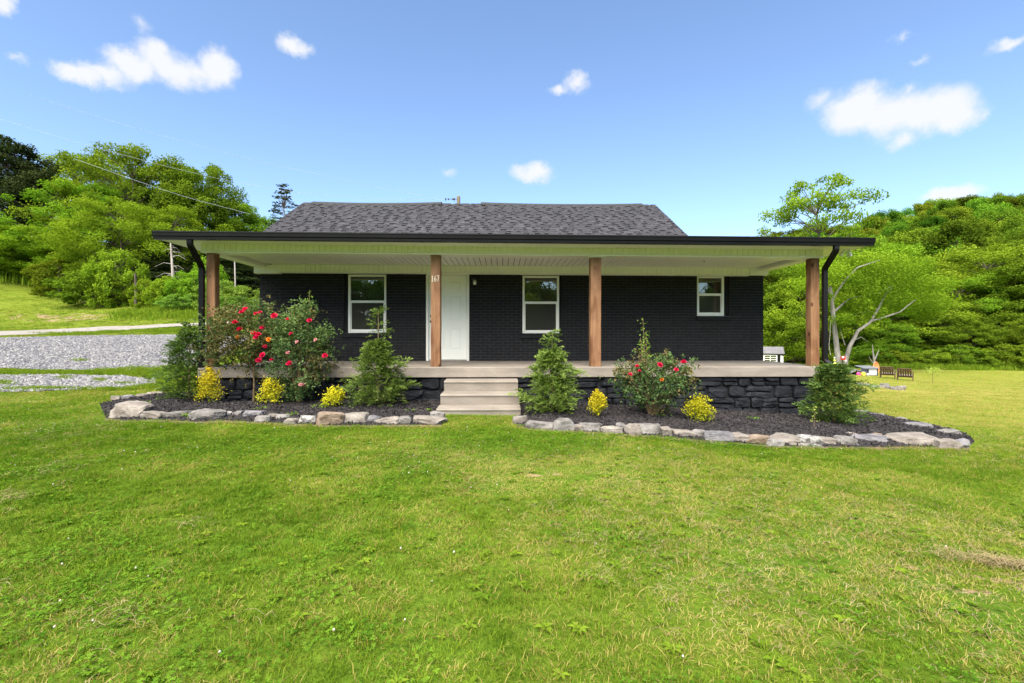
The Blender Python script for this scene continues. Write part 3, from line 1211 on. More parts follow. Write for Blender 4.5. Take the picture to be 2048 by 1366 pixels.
def build_porch_roof():
    GY = -.52      # gutter front
    ex0, ex1 = LX(303, GY) + .0, LX(1752, GY)
    y_back = WY - .16
    t = TILT
    slope = .125
    # roof deck
    ztop = 3.165
    yb = 1.9
    mb = MB()
    xs = np.linspace(ex0 + .02, ex1 - .02, 41)
    r = np.random.default_rng(8)
    nb = 7
    ys = np.linspace(GY + .10, yb + 4.4, nb * 3)
    X, Y = np.meshgrid(xs, ys)
    Z = ztop + slope * np.clip(Y - GY, 0, 3.0) + t * X + .006 * np.sin(X * 2.1) * np.sin(Y * 3)
    Vt = np.stack([X.ravel(), Y.ravel(), Z.ravel()], 1)
    Vb = Vt.copy()
    Vb[:, 2] -= .03
    n = len(Vt)
    i = np.arange(n).reshape(len(ys), len(xs))
    Q = [*np.stack([i[:-1, :-1], i[:-1, 1:], i[1:, 1:], i[1:, :-1]], -1).reshape(-1, 4)]
    Q += [*(np.stack([i[:-1, :-1], i[1:, :-1], i[1:, 1:], i[:-1, 1:]], -1).reshape(-1, 4) + n)]
    b = np.concatenate([i[0, :], i[1:, -1], i[-1, ::-1][1:], i[::-1, 0][1:]])
    for a, c in zip(b[:-1], b[1:]):
        Q.append([c, a, a + n, c + n])
    mb.raw(np.concatenate([Vt, Vb]), Q)
    roof = mb.build('porch_roof', M_shing2, house, label='low-pitched shingled porch roof')
    # fascia behind the gutter and soffit to the beam, rake boards at both ends
    MB().box(ex0 + .03, ex1 - .03, GY + .135, GY + .16, 3.02, ztop - .02, tilt=t).build('fascia', M_vinyl, roof)
    MB().box(ex0 + .03, ex1 - .03, GY + .16, .06, 3.03, 3.045, tilt=t).build('soffit', M_vinyl, roof)
    for s, x in ((0, ex0 + .03), (1, ex1 - .055)):
        MB().prism([(GY + .162, 3.025), (GY + .162, ztop - .022), (yb + 4, ztop + slope * 3 - .045), (yb + 4, 3.35), (WY + .5, 3.025)], x, x + .025, tilt=t).build('rake_board', M_trim if s == 0 else M_vinyl, roof)
    # side soffits
    bx0, bx1 = LX(404, .1), LX(1645, .1)
    MB().box(ex0 + .056, bx0 - .002, .062, WY + .3, 3.03, 3.043, tilt=t).build('soffit', M_trim, roof)
    MB().box(bx1 + .002, ex1 - .056, .062, WY + .3, 3.03, 3.043, tilt=t).build('soffit', M_vinyl, roof)
    # beam: body, top and bottom trims
    bm = MB()
    bm.box(bx0, bx1, .072, .355, BEAM_B + .012, 3.028, tilt=t)
    beam = bm.build('porch_beam', M_vinyl, roof, label='cream vinyl-clad porch beam')
    MB().cbox(bx0 - .004, bx1 + .004, .056, .37, BEAM_B, BEAM_B + .03, .006, tilt=t).build('beam_trim', M_vinyl, roof)
    MB().cbox(bx0 - .004, bx1 + .004, .060, .20, 3.0285, 3.0295 + .0, .0004, tilt=t)
    bw = .1125
    nbd = int((bx1 - bx0) / bw)
    bme = MB().cbox(.0055, bw - .0055, 0, .016, 0, .140, .005).mesh('beam_board', M_vinyl)
    for k in range(nbd):
        xx = bx0 + k * bw
        ob('beam_board', bme, roof, (xx, .0575, BEAM_B + .0335 + t * (xx + bw / 2)), rot=(0, -math.atan(t), 0))
    # ceiling, boards running front to back
    cw = .125
    cb = MB().box(.007, cw - .007, 0, WY - .16 - .36, 0, .008).mesh('ceiling_board', M_ceil)
    cx0, cx1 = bx0 + .27, bx1 - .27
    MB().box(bx0 + .27, bx1 - .27, .357, WY - .02, CEIL + .009, CEIL + .02, tilt=t).build('ceiling_backing', M_dkmetal, roof)
    for k in range(int((cx1 - cx0) / cw)):
        xx = cx0 + k * cw
        ob('ceiling_board', cb, roof, (xx, .358, CEIL + t * xx), rot=(0, -math.atan(t), 0))
    # boxed frieze along the wall head
    fx0, fx1 = LX(543, WY - .16), LX(1500, WY - .16)
    FB = 2.765
    MB().box(fx0, fx1, WY - .15, WY + .0, FB + .02, CEIL + .006, tilt=t * .8).build('frieze', M_vinyl, roof)
    MB().cbox(fx0 - .004, fx1 + .004, WY - .172, WY - .003, FB, FB + .018, .004, tilt=t * .8).build('frieze_trim', M_vinyl, roof)
    fb = MB().cbox(.0055, bw - .0055, 0, .014, 0, CEIL - FB - .022, .003).mesh('frieze_board', M_vinyl)
    for k in range(int((fx1 - fx0) / bw)):
        xx = fx0 + k * bw
        ob('frieze_board', fb, roof, (xx, WY - .1635, FB + .020 + t * .8 * (xx + bw / 2)))
    # side beams from the outer posts back to the wall
    for s, x0, x1 in ((0, bx0, bx0 + .268), (1, bx1 - .268, bx1)):
        MB().box(x0 + .006, x1 - .006, .372, WY + .02, BEAM_B + .004 - .05 * 0, 3.028, tilt=t).build('side_beam', M_ceil, roof)
        # boxed return over the wall corner
        MB().box(x0 + .0, x1 + (.30 if s == 0 else -.268) + (0 if s == 0 else .0), WY - .17, WY - .004, FB + .001, CEIL + .012).build('corner_box', M_ceil, roof) if s == 0 else \
            MB().box(fx1 + .006, x1, WY - .17, WY - .004, FB - .006, CEIL + .0).build('corner_box', M_ceil, roof)
    # gutter: K profile, open top
    G = [(GY + .13, 3.015), (GY + .035, 3.015), (GY + .03, 3.06), (GY + .012, 3.075), (GY + .006, 3.125), (GY, 3.14), (GY, 3.158), (GY + .012, 3.158),
         (GY + .014, 3.14), (GY + .02, 3.125), (GY + .024, 3.08), (GY + .042, 3.065), (GY + .044, 3.025), (GY + .13, 3.025)]
    g = MB()
    n = len(G)
    V = np.array([(ex0, y, z) for y, z in G] + [(ex1, y, z) for y, z in G])
    V[:, 2] += t * V[:, 0]
    g.raw(V, [(i, (i + 1) % n, n + (i + 1) % n, n + i) for i in range(n)])
    for x in (ex0, ex1 - .004):
        cap = [G[0], G[1], G[2], G[3], G[4], G[5], G[6], (GY + .13, 3.158)]
        g.prism(cap, x, x + .004, tilt=t)
    g.box(ex0 + .004, ex1 - .004, GY + .118, GY + .131, 3.026, 3.17, tilt=t)
    g.build('gutter', M_gut, house, label='black aluminium gutter along the porch eave')
    # downspouts: rectangular ribbed pipe with elbows

    def spout(name, path, w=.078, d=.058, mb=None, lab=None):
        mb = MB()
        P = np.array(path, float)
        n = len(P)
        prof = []
        for u in np.linspace(-.5, .5, 9):
            prof.append((u * w, -d / 2 - (.004 if int(round((u + .5) * 8)) % 2 == 0 else -.002)))
        prof += [(w / 2, d / 2), (-w / 2, d / 2)]
        m = len(prof)
        V = []
        tg = np.gradient(P, axis=0)
        tg /= np.linalg.norm(tg, axis=1)[:, None]
        for i in range(n):
            tv = tg[i]
            sx = np.array([1.0, 0, 0]) - tv * tv[0]
            sx /= np.linalg.norm(sx)
            sy = np.cross(tv, sx)
            if sy[1] < 0:
                sy = -sy
            for a, b in prof:
                V.append(P[i] + sx * a + sy * b)
        Q = [(i * m + j, i * m + (j + 1) % m, (i + 1) * m + (j + 1) % m, (i + 1) * m + j) for i in range(n - 1) for j in range(m)]
        T = [(0, j, j + 1) for j in range(1, m - 1)] + [((n - 1) * m, (n - 1) * m + j + 1, (n - 1) * m + j) for j in range(1, m - 1)]
        mb.raw(V, Q, T)
        return mb.build(name, M_gut, house, label=lab)

    def bend(pts, r=.06, k=5):
        """round the corners of a polyline"""
        pts = [np.array(p, float) for p in pts]
        out = [pts[0]]
        for a, b, c in zip(pts[:-2], pts[1:-1], pts[2:]):
            u = (a - b) / np.linalg.norm(a - b)
            v = (c - b) / np.linalg.norm(c - b)
            rr = min(r, .45 * np.linalg.norm(a - b), .45 * np.linalg.norm(c - b))
            for s in np.linspace(0, 1, k):
                p0, p1 = b + u * rr, b + v * rr
                out.append((1 - s) ** 2 * p0 + 2 * s * (1 - s) * b + s * s * p1)
        out.append(pts[-1])
        return out
    # left
    xa = LX(380, GY + .08)
    xb = LX(404, .04)
    zz = 3.02 + t * xa
    spout('downspout', bend([(xa, GY + .08, zz), (xa, GY + .08, zz - .09), (xb, .035, zz - .42), (xb, .035, SLAB - .02)]), .086, .06,
          lab='black downspout in front of the left post')
    # right with kick-out foot over the slab corner
    xa = LX(1672, GY + .08)
    xb = LX(1649, .04)
    zz = 3.02 + t * xa
    spout('downspout', bend([(xa, GY + .08, zz), (xa, GY + .08, zz - .09), (xb, .035, zz - .36), (xb, .035, SLAB + .12), (xb + .09, -.10, SLAB - .02), (xb + .10, -.16, SLAB - .05)], .05), .086, .06,
          lab='black downspout with kicked-out foot at the right post')
    # rear corner downspout of the main house
    xa = XR + .02
    ye = WY + .12
    spout('downspout', bend([(xa + .24, ye + .35, 2.98), (xa + .24, ye + .35, 2.83), (xa + .0, ye, 2.65), (xa - .0, ye, .1)], .08), .07, .06,
          lab='black downspout down the right house corner')
    # floodlight under the right eave
    fl = ob('flood_light', None, house, (LX(1692, .05), .05, 2.985), label='white twin-bulb floodlight under the right eave')
    MB().lathe([(0, .045), (.05, .045), (.05, .02), (.035, 0), (0, 0)], 12).build('base', M_white, fl, smooth=True)
    for sx, tl in ((.09, .5), (-.06, -.6)):
        k = MB()
        k.lathe([(0, 0), (.02, 0), (.025, -.04), (.05, -.11), (.046, -.118), (0, -.12)], 14)
        o = k.build('lamp', M_white, fl, smooth=True)
        o.location = (sx * .5, -.02, .0)
        o.rotation_euler = (.5, -tl, 0)
    # small hook in the ceiling
    hx = LX(1408, .9)
    MB().tube([(hx, .9, CEIL + t * hx + .004), (hx, .9, CEIL + t * hx - .04), (hx + .02, .9, CEIL + t * hx - .055)], .006, 6).build('ceiling_hook', M_dkmetal, house)


build_porch_roof()


def build_main_roof():
    # ridge runs along x; the right end of the house has a lower roof hidden behind the porch roof
    yr = 13.45 - DF
    y0 = 10.15 - DF
    x0, x1 = LX(605, yr) + .0, LX(1311, yr)
    zr = LZ(409, 0, yr)
    sl = .585
    ang = math.atan(sl)
    z0 = zr - sl * (yr - y0)
    mr = MB()
    mr.prism([(y0, z0 - .07), (y0, z0 - .02), (yr, zr - .02), (2 * yr - y0 + 2.5, z0 - .02 - 2.5 * sl), (2 * yr - y0 + 2.5, z0 - .12 - 2.5 * sl), (yr, zr - .14)], x0 + .01, x1 - .01)
    for x in (x0 + .02, x1 - .14):
        mr.prism([(y0 + .5, 3.08), (y0 + .5, z0 + .14), (yr, zr - .15), (2 * yr - y0 + 1, z0 - .7), (2 * yr - y0 + 1, 2.4)], x, x + .12)
    roof = mr.build('main_roof', M_shing2, house, label='grey shingled gable roof above the porch')
    # courses: overlapping strips with random raised tabs
    ex = .146
    Ls = (yr - y0) / math.cos(ang)
    n = int(Ls / ex)
    rr = random.Random(21)
    stx = MB()
    tabs = []
    for k in range(n):
        s0 = Ls - (k + 1) * ex     # distance from eave, top course first
        def P(x, s, h):
            return (x, y0 + s * math.cos(ang) - h * math.sin(ang), z0 + s * math.sin(ang) + h * math.cos(ang))
        a, b = s0, s0 + ex + .02
        V = [P(x0, a, .010), P(x1, a, .010), P(x1, b, .002), P(x0, b, .002), P(x0, a, -.02), P(x1, a, -.02)]
        stx.raw(V, [(0, 1, 2, 3), (4, 5, 1, 0)])
        x = x0 + rr.uniform(0, .2)
        while x < x1 - .08:
            w = rr.choice([.10, .14, .18, .24, .3])
            w = min(w, x1 - x - .01)
            if w > .05:
                tabs.append((x, w, s0, k))
            x += w + rr.uniform(.05, .17)
    stx.build('shingle_course', M_shing, roof, kind='stuff')
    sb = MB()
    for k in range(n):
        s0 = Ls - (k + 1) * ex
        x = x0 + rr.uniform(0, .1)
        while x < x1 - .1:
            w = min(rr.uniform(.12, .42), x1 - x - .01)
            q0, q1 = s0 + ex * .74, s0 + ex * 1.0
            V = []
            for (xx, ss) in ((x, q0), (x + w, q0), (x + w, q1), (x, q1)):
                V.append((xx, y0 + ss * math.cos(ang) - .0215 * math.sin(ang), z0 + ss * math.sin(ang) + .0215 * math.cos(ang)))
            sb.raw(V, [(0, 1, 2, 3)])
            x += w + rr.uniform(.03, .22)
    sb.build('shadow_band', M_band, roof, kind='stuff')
    mes = {}
    rr.shuffle(tabs)
    keep = sorted(tabs, key=lambda q: (abs(q[0] + .5) > 4.6, -q[3] if q[3] < 18 else 99, rr.random()))[:300]
    keepset = set((round(q[0], 4), q[3]) for q in keep)
    rest = MB()
    Rr = (ang, 0, 0)
    for x, w, s0, k in tabs:
        wq = round(w, 2)
        if (round(x, 4), k) in keepset and abs(wq - w) < .006:
            if wq not in mes:
                mes[wq] = MB().box(0, wq, 0, ex + .015, .010, .0205).mesh('shingle', M_shing)
            ob('shingle', mes[wq], roof, (x, y0 + s0 * math.cos(ang) + .002, z0 + s0 * math.sin(ang)), rot=Rr)
        else:
            def P(xx, s, h):
                return (xx, y0 + s * math.cos(ang) - h * math.sin(ang), z0 + s * math.sin(ang) + h * math.cos(ang))
            V = [P(x, s0, .010), P(x + w, s0, .010), P(x, s0 + ex + .015, .010), P(x + w, s0 + ex + .015, .010),
                 P(x, s0, .0205), P(x + w, s0, .0205), P(x, s0 + ex + .015, .0205), P(x + w, s0 + ex + .015, .0205)]
            rest.raw(V, [(0, 1, 5, 4), (4, 5, 7, 6), (0, 4, 6, 2), (1, 3, 7, 5)])
    rest.build('shingle_field', M_shing, roof, kind='stuff')
    # ridge vents: two lengths, ends lifted a little
    for a, b, wob in ((LX(626, yr), LX(884, yr), .02), (LX(962, yr), LX(1283, yr), -.02)):
        v = MB()
        m = 12
        xs = np.linspace(a, b, m)
        pr = [(-.17, -.075), (-.16, -.03), (0, .045), (.16, -.03), (.17, -.075)]
        V = []
        for i, x in enumerate(xs):
            u = i / (m - 1)
            dz = .035 * (2 * u - 1) ** 2 - .02 + wob * (u - .5) * .4
            V += [(x, yr + y, zr + z + dz) for y, z in pr]
        Q = [(i * 5 + j, i * 5 + j + 1, i * 5 + 6 + j, i * 5 + 5 + j) for i in range(m - 1) for j in range(4)]
        T = []
        v.raw(V, Q)
        for e in (0, (m - 1) * 5):
            v.raw(V[e:e + 5], [], [(0, 1, 2), (0, 2, 4), (2, 3, 4)])
        v.build('ridge_vent', M_ridge, roof)
    # low roof over the right wing
    MB().prism([(1.4, 3.08), (1.4, 3.16), (HB + .3, 3.4), (HB + .3, 3.3)], x1 - .05, XR + .2).build('wing_roof', M_shing2, house)


build_main_roof()


def build_porch_light():
    x = LX(950, WY)
    z = LZ(566, x, WY)
    p = ob('porch_light', None, house, (x, WY - .002, z), label='small black wall lantern with frosted glass beside the door')
    MB().cbox(-.05, .05, -.02, 0, -.02, .11, .008).build('backplate', M_dkmetal, p)
    MB().lathe([(0, .11), (.05, .09), (.075, .06), (.07, .055), (0, .06)], 14, center=(0, -.10, 0)).build('cap', M_dkmetal, p, smooth=True)
    MB().tube([(0, -.01, .09), (0, -.06, .115), (0, -.10, .11)], .009, 6).build('arm', M_dkmetal, p)
    MB().lathe([(.0, -.055), (.03, -.05), (.042, -.02), (.040, .02), (.025, .05), (.0, .055)], 14, center=(0, -.10, 0)).build('globe', M_bulb, p, smooth=True)
    c = MB()
    for k in range(4):
        a = k * math.pi / 2 + .78
        c.tube([(.066 * math.cos(a), -.10 + .066 * math.sin(a), .06), (.058 * math.cos(a), -.10 + .058 * math.sin(a), -.07)], .0045, 5)
    c.build('cage', M_dkmetal, p)


build_porch_light()

# ------------------------------------------------------------------ planting beds
left_front = [(212, 838), (250, 843), (300, 841), (400, 845), (450, 842), (560, 848), (650, 852), (760, 852), (884, 851)]
right_front = [(1033, 850), (1060, 858), (1128, 863), (1200, 866), (1330, 876), (1450, 886), (1560, 894), (1700, 896), (1830, 895), (1935, 898)]
LB = [tuple(hit(*p)[:2]) for p in left_front]
RB = [tuple(hit(*p)[:2]) for p in right_front]
BED_L = LB + [h2w(-1.27, -.8), h2w(-1.27, .15), h2w(SX0 + .1, .15), h2w(SX0 + .1, 1.3), (-7.2, 10.4), (-7.9, 9.9), (-7.9, 9.0)]
_rb = [tuple(hit(*p)[:2]) for p in [(1950, 884), (1930, 866), (1870, 852), (1815, 842), (1770, 832), (1738, 826)]]
BED_R = RB + _rb + [h2w(SX1 + .55, 1.0), h2w(SX1 - .12, 1.0), h2w(SX1 - .12, .15), h2w(.12, .15), h2w(.12, -.8)]


def bed_z(x, y, P):
    return gz(x, y)


def poly_dist(x, y, P):
    P = np.array(P)
    d = np.full(np.shape(x), 1e9)
    for i in range(len(P)):
        a, b = P[i], P[(i + 1) % len(P)]
        ab = b - a
        t = np.clip(((x - a[0]) * ab[0] + (y - a[1]) * ab[1]) / (ab @ ab + 1e-9), 0, 1)
        d = np.minimum(d, np.hypot(x - a[0] - t * ab[0], y - a[1] - t * ab[1]))
    return d


def bed_height(x, y, P):
    d = poly_dist(x, y, P)
    p = np.stack([np.ravel(x), np.ravel(y), 0 * np.ravel(x)], 1)
    return gz(x, y) + .012 + .06 * np.clip(d / .5, 0, 1) + (.012 * vnoise(p, 5, 4.0)).reshape(np.shape(x))


def build_bed(P, name, seed):
    P = np.array(P)
    x0, y0 = P.min(0)
    x1, y1 = P.max(0)
    # boundary resampled + interior grid, Delaunay filled
    from mathutils.geometry import delaunay_2d_cdt
    pts = []
    for i in range(len(P)):
        a, b = P[i], P[(i + 1) % len(P)]
        m = max(1, int(np.linalg.norm(b - a) / .12))
        for k in range(m):
            pts.append(a + (b - a) * k / m)
    nb = len(pts)
    edges = [(i, (i + 1) % nb) for i in range(nb)]
    gx, gy = np.meshgrid(np.arange(x0, x1, .1), np.arange(y0, y1, .1))
    gx, gy = gx.ravel(), gy.ravel()
    ok = in_poly(gx, gy, P) & (poly_dist(gx, gy, P) > .06)
    pts += [np.array(q) for q in zip(gx[ok], gy[ok])]
    v, e, f, *_ = delaunay_2d_cdt([Vector(p) for p in pts], edges, [list(range(nb))], 1, 1e-5)
    V = np.array([(p.x, p.y) for p in v])
    Z = bed_height(V[:, 0], V[:, 1], P)
    T = np.array([list(t) for t in f if len(t) == 3])
    ob(name, mesh_np(name, np.c_[V, Z], None, T, [M_mulch], smooth=True), kind='structure')
    # wood chips
    r = np.random.default_rng(seed)
    n = 26000
    cx, cy = r.uniform(x0, x1, n), r.uniform(y0, y1, n)
    ok = in_poly(cx, cy, P)
    cx, cy = cx[ok], cy[ok]
    cz = bed_height(cx, cy, P) + r.uniform(.0, .014, len(cx))
    leaf_mesh_quads = quads(np.c_[cx, cy, cz], r, .014, .055, .006, .02, up=1.0, spread=.7)
    V, Q = leaf_mesh_quads
    me = mesh_np('mulch_chips', V, Q, mats=[M_chip], attr=r.uniform(0, 1, len(Q)))
    ob('mulch_chips', me, kind='stuff', label='dark shredded bark mulch in the planting bed')


def quads(C, r, l0, l1, w0, w1, up=.8, spread=1.0, normal=None, tang=None, kite=False):
    """one small quad (or leaf-shaped kite) per centre"""
    n = len(C)
    N = r.normal(size=(n, 3)) * spread
    N[:, 2] += up
    if normal is not None:
        N += normal
    N /= np.linalg.norm(N, axis=1)[:, None] + 1e-9
    T = r.normal(size=(n, 3)) if tang is None else tang
    T = T - N * (T * N).sum(1)[:, None]
    T /= np.linalg.norm(T, axis=1)[:, None] + 1e-9
    B = np.cross(N, T)
    l = r.uniform(l0, l1, n)[:, None] / 2
    w = r.uniform(w0, w1, n)[:, None] / 2
    if kite:
        V = np.stack([C - T * l, C + B * w - T * l * .1 + N * w * .25, C + T * l, C - B * w - T * l * .1 + N * w * .25], 1)
    else:
        V = np.stack([C - T * l - B * w, C + T * l - B * w, C + T * l + B * w, C - T * l + B * w], 1)
    return V.reshape(-1, 3), np.arange(n * 4).reshape(n, 4)


build_bed(BED_L, 'mulch_bed', 1)
build_bed(BED_R, 'mulch_bed', 2)

# ------------------------------------------------------------------ edging stones
ORD = ['first', 'second', 'third', 'fourth', 'fifth', 'sixth', 'seventh', 'eighth', 'ninth', 'tenth', 'eleventh', 'twelfth', 'thirteenth',
       'fourteenth', 'fifteenth', 'sixteenth', 'seventeenth', 'eighteenth', 'nineteenth', 'twentieth', 'twenty-first', 'twenty-second',
       'twenty-third', 'twenty-fourth', 'twenty-fifth', 'twenty-sixth', 'twenty-seventh', 'twenty-eighth', 'twenty-ninth', 'thirtieth', 'thirty-first', 'thirty-second']
STONES_L = [  # x0, x1, ytop, ybottom, material, shape word; listed from the steps outwards
    (860, 889, 820, 842, 1, 'grey block'), (820, 880, 830, 850, 0, 'long pale slab'), (797, 821, 830, 849, 1, 'rounded grey stone'), (752, 801, 832, 849, 0, 'flat tan slab'),
    (734, 761, 830, 847, 3, 'dark slate block'), (681, 731, 823, 849, 0, 'smooth tan boulder'), (628, 684, 820, 851, 2, 'big brown boulder'), (596, 630, 828, 848, 4, 'mottled grey lump'),
    (568, 592, 836, 850, 0, 'small tan stone'), (551, 576, 827, 842, 1, 'lumpy grey stone'), (534, 555, 828, 841, 0, 'small tan lump'), (506, 537, 836, 845, 1, 'thin flat stone'),
    (481, 527, 819, 837, 3, 'dark slab'), (463, 479, 826, 836, 1, 'small grey stone'), (439, 459, 825, 836, 1, 'small square stone'), (375, 435, 817, 842, 1, 'broad grey boulder'),
    (328, 371, 819, 837, 1, 'low grey stone'), (282, 322, 821, 839, 0, 'low tan stone'), (213, 285, 800, 838, 0, 'large tan flat boulder'),
    (220, 239, 791, 801, 0, 'small tan stone behind the boulder'), (239, 262, 793, 800, 3, 'thin dark stone behind the boulder'), (266, 298, 787, 798, 0, 'tilted tan slab at the bed corner'),
    (294, 320, 783, 793, 0, 'last tan stone beside the cypress')]
STONES_R = [
    (1025, 1056, 830, 848, 0, 'tan block'), (1050, 1107, 840, 860, 1, 'long grey slab'), (1108, 1149, 833, 863, 1, 'upright grey boulder'), (1148, 1168, 846, 864, 0, 'narrow tan stone'),
    (1162, 1205, 844, 864, 1, 'layered grey stone'), (1203, 1247, 851, 868, 0, 'flat tan slab'), (1235, 1255, 852, 862, 1, 'small grey stone set back'), (1255, 1284, 845, 871, 0, 'upright tan block'),
    (1278, 1325, 845, 871, 1, 'hollow-topped grey boulder'), (1325, 1345, 852, 875, 0, 'narrow upright tan block'), (1345, 1388, 857, 876, 0, 'long tan wedge'), (1387, 1417, 857, 877, 1, 'square grey block'),
    (1416, 1471, 860, 885, 3, 'dark mottled slab'), (1464, 1501, 865, 887, 0, 'leaning tan slab'), (1498, 1540, 870, 890, 2, 'brown wedge'), (1541, 1571, 878, 895, 1, 'small leaning stone'),
    (1549, 1608, 872, 891, 0, 'wide tan flagstone'), (1599, 1653, 868, 895, 4, 'pitted grey boulder'), (1633, 1676, 872, 890, 0, 'tan stone behind the pitted boulder'), (1680, 1719, 870, 893, 1, 'squat grey boulder'),
    (1698, 1720, 867, 879, 0, 'small pale stone set back'), (1717, 1781, 873, 888, 3, 'long low dark slab'), (1747, 1769, 868, 880, 2, 'small brown stone set back'), (1781, 1809, 871, 887, 0, 'tan block beside the large flagstone'),
    (1800, 1891, 862, 893, 0, 'very large tilted flagstone'), (1882, 1923, 875, 899, 0, 'smooth tan boulder at the bed tip'), (1917, 1944, 876, 893, 3, 'dark stone at the bed tip'),
    (1880, 1928, 860, 873, 1, 'thin slab on the far edge'), (1822, 1871, 844, 861, 3, 'long dark slab on the far edge'), (1795, 1818, 836, 846, 1, 'rounded stone on the far edge'),
    (1740, 1774, 826, 836, 3, 'dark slab on the far edge'), (1713, 1739, 819, 829, 1, 'last grey stone beside the cypress')]


def lay_stones(lst, side):
    for k, (x0, x1, yt, yb, mi, word) in enumerate(lst):
        p = hit((x0 + x1) / 2, yb)
        s = p[1] / F
        w = (x1 - x0) * s
        hpx = yb - yt
        # apparent height mixes the stone's own height and its top face seen from above
        tilt = (CAMZ - p[2]) / p[1]
        dep = min(.42, max(.14, w * .6))
        h = max(.10, hpx * s - dep * tilt * .65)
        if 'flagstone' in word or 'flat boulder' in word:
            dep = w * .75
            h = max(.11, hpx * s - dep * tilt * .75)
        h *= .84
        me = rock_mesh('edging_stone', w * 1.06, dep, h * 1.5, 300 + k + (60 if side == 'R' else 0), M_rock[mi], n=10, facets=16, round_=.02, noise=.06)
        yaw = random.Random(k).uniform(-.25, .25)
        hw = 'left' if side == 'L' else 'right'
        lab = f'{word}, {ORD[k]} edging stone {hw} of the steps'
        o = ob('edging_stone', me, None, (p[0], p[1] + dep * .42, p[2] + h * .5 - h * .12), rot=(random.Random(k + 9).uniform(-.1, .14), random.Random(k + 5).uniform(-.1, .1), yaw),
               label=lab, cat='stone', group='fieldstones edging the planting beds')


lay_stones(STONES_L, 'L')
lay_stones(STONES_R, 'R')
# a bare soil fringe in front of the stones
for nm, line in (('soil_edge', left_front), ('soil_edge', right_front)):
    up = [(x, y - 4) for x, y in line]
    lo = [(x, y + 4) for x, y in line]
    strip(nm, up, lo, M_soil, .008, nx=160, ny=4, wob=.05, seed=9)

# ------------------------------------------------------------------ shrubs in the bed


def leaf_part(name, V, Q, mat, parent, v, label=None):
    return ob(name, mesh_np(name, V, Q, mats=[mat], attr=v), parent, label=label)


def plant_base(px, py, name, label, cat, group=None, lift=.04):
    p = hit(px, py)
    return ob(name, None, None, (p[0], p[1], p[2] + lift), label=label, cat=cat, group=group), p[1] / F


def cypress(px, py, top, width, label, seed, leader=0.0, mat=None, rounder=.8, group='cypress shrubs in the porch beds'):
    root, s = plant_base(px, py, 'cypress_shrub', label, 'shrub', group)
    r = np.random.default_rng(seed)
    H = (py - top) * s
    Rw = width * s / 2
    Hb = H * (1 - leader)
    MB().tube([(0, 0, -.05), (.01, 0, H * .5), (0, .01, H * .97)], [.022, .014, .004], 7).build('stem', M_cane, root)
    # flat fans of scale leaves held outwards and slightly up
    n = 960
    u = r.uniform(0.02, 1, n) ** .9
    z = Hb * u
    prof = np.clip((1 - u) ** rounder * (.55 + .9 * np.minimum(u, .25) / .25 * .5), .03, 1) * (1 + .22 * np.sin(u * 17 + seed))
    a = r.uniform(0, 6.283, n)
    lump = .92 + .20 * np.sin(a * 3 + u * 9 + seed) + .14 * np.sin(a * 7 - u * 15) + .18 * np.sin(u * 22 + a * 2)
    rad = Rw * prof * lump * r.uniform(.12, 1.0, n) ** .75 * np.where(r.uniform(0, 1, n) < .12, 1.22, 1.0)
    base = np.c_[np.cos(a) * rad, np.sin(a) * rad, z]
    if leader > 0:
        m = 46
        zz = r.uniform(Hb * .9, H, m)
        aa = r.uniform(0, 6.283, m)
        rd = (.14 * (1 - (zz - Hb * .9) / (H - Hb * .9)) + .02) * r.uniform(.3, 1, m)
        base = np.concatenate([base, np.c_[np.cos(aa) * rd, np.sin(aa) * rd, zz]])
        a = np.r_[a, aa]
        n += m
    out = np.c_[np.cos(a), np.sin(a), r.uniform(.1, .7, n)]
    out += r.normal(size=(n, 3)) * .28
    out /= np.linalg.norm(out, axis=1)[:, None]
    pl = np.cross(out, r.normal(size=(n, 3)) * .5 + np.array([0, 0, 1]))
    pl /= np.linalg.norm(pl, axis=1)[:, None]
    K = 26
    ln = r.uniform(.09, .19, n) * min(1.15, Rw * 2 + .15)
    t = r.uniform(0, 1, (n, K))
    side = np.sign(r.uniform(-1, 1, (n, K))) * (1 - t * .8) * r.uniform(.1, 1, (n, K)) * .45
    C = base[:, None] + out[:, None] * (t * ln[:, None])[..., None] + pl[:, None] * (side * ln[:, None])[..., None]
    C[..., 2] -= (t ** 2) * .25 * ln[:, None]
    tg = out[:, None] + pl[:, None] * np.sign(side)[..., None] * .7
    tg = np.broadcast_to(tg, C.shape).reshape(-1, 3)
    C = C.reshape(-1, 3)
    nrm = np.repeat(np.cross(out, pl), K, axis=0)
    nrm *= np.sign(nrm[:, 2:3] + 1e-6) * 1.2
    V, Q = quads(C, r, .026, .058, .010, .020, up=.2, spread=.35, normal=nrm, tang=tg, kite=True)
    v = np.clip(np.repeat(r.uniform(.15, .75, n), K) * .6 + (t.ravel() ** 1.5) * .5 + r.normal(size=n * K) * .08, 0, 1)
    leaf_part('foliage', V, Q, mat or F_cyp, root, v)
    # inner dark twigs so that the core is not see-through
    tw = MB()
    for k in range(26):
        a0 = r.uniform(0, 6.28)
        z0 = r.uniform(.03, .75) * Hb
        rr_ = Rw * (1 - z0 / Hb) ** .8 * .8
        tw.tube([(0, 0, z0 * .85), (math.cos(a0) * rr_ * .5, math.sin(a0) * rr_ * .5, z0 + .02), (math.cos(a0) * rr_, math.sin(a0) * rr_, z0 + .1 * Hb)], [.006, .004, .002], 4, cap=False)
    tw.build('branches', M_cane, root)
    return root


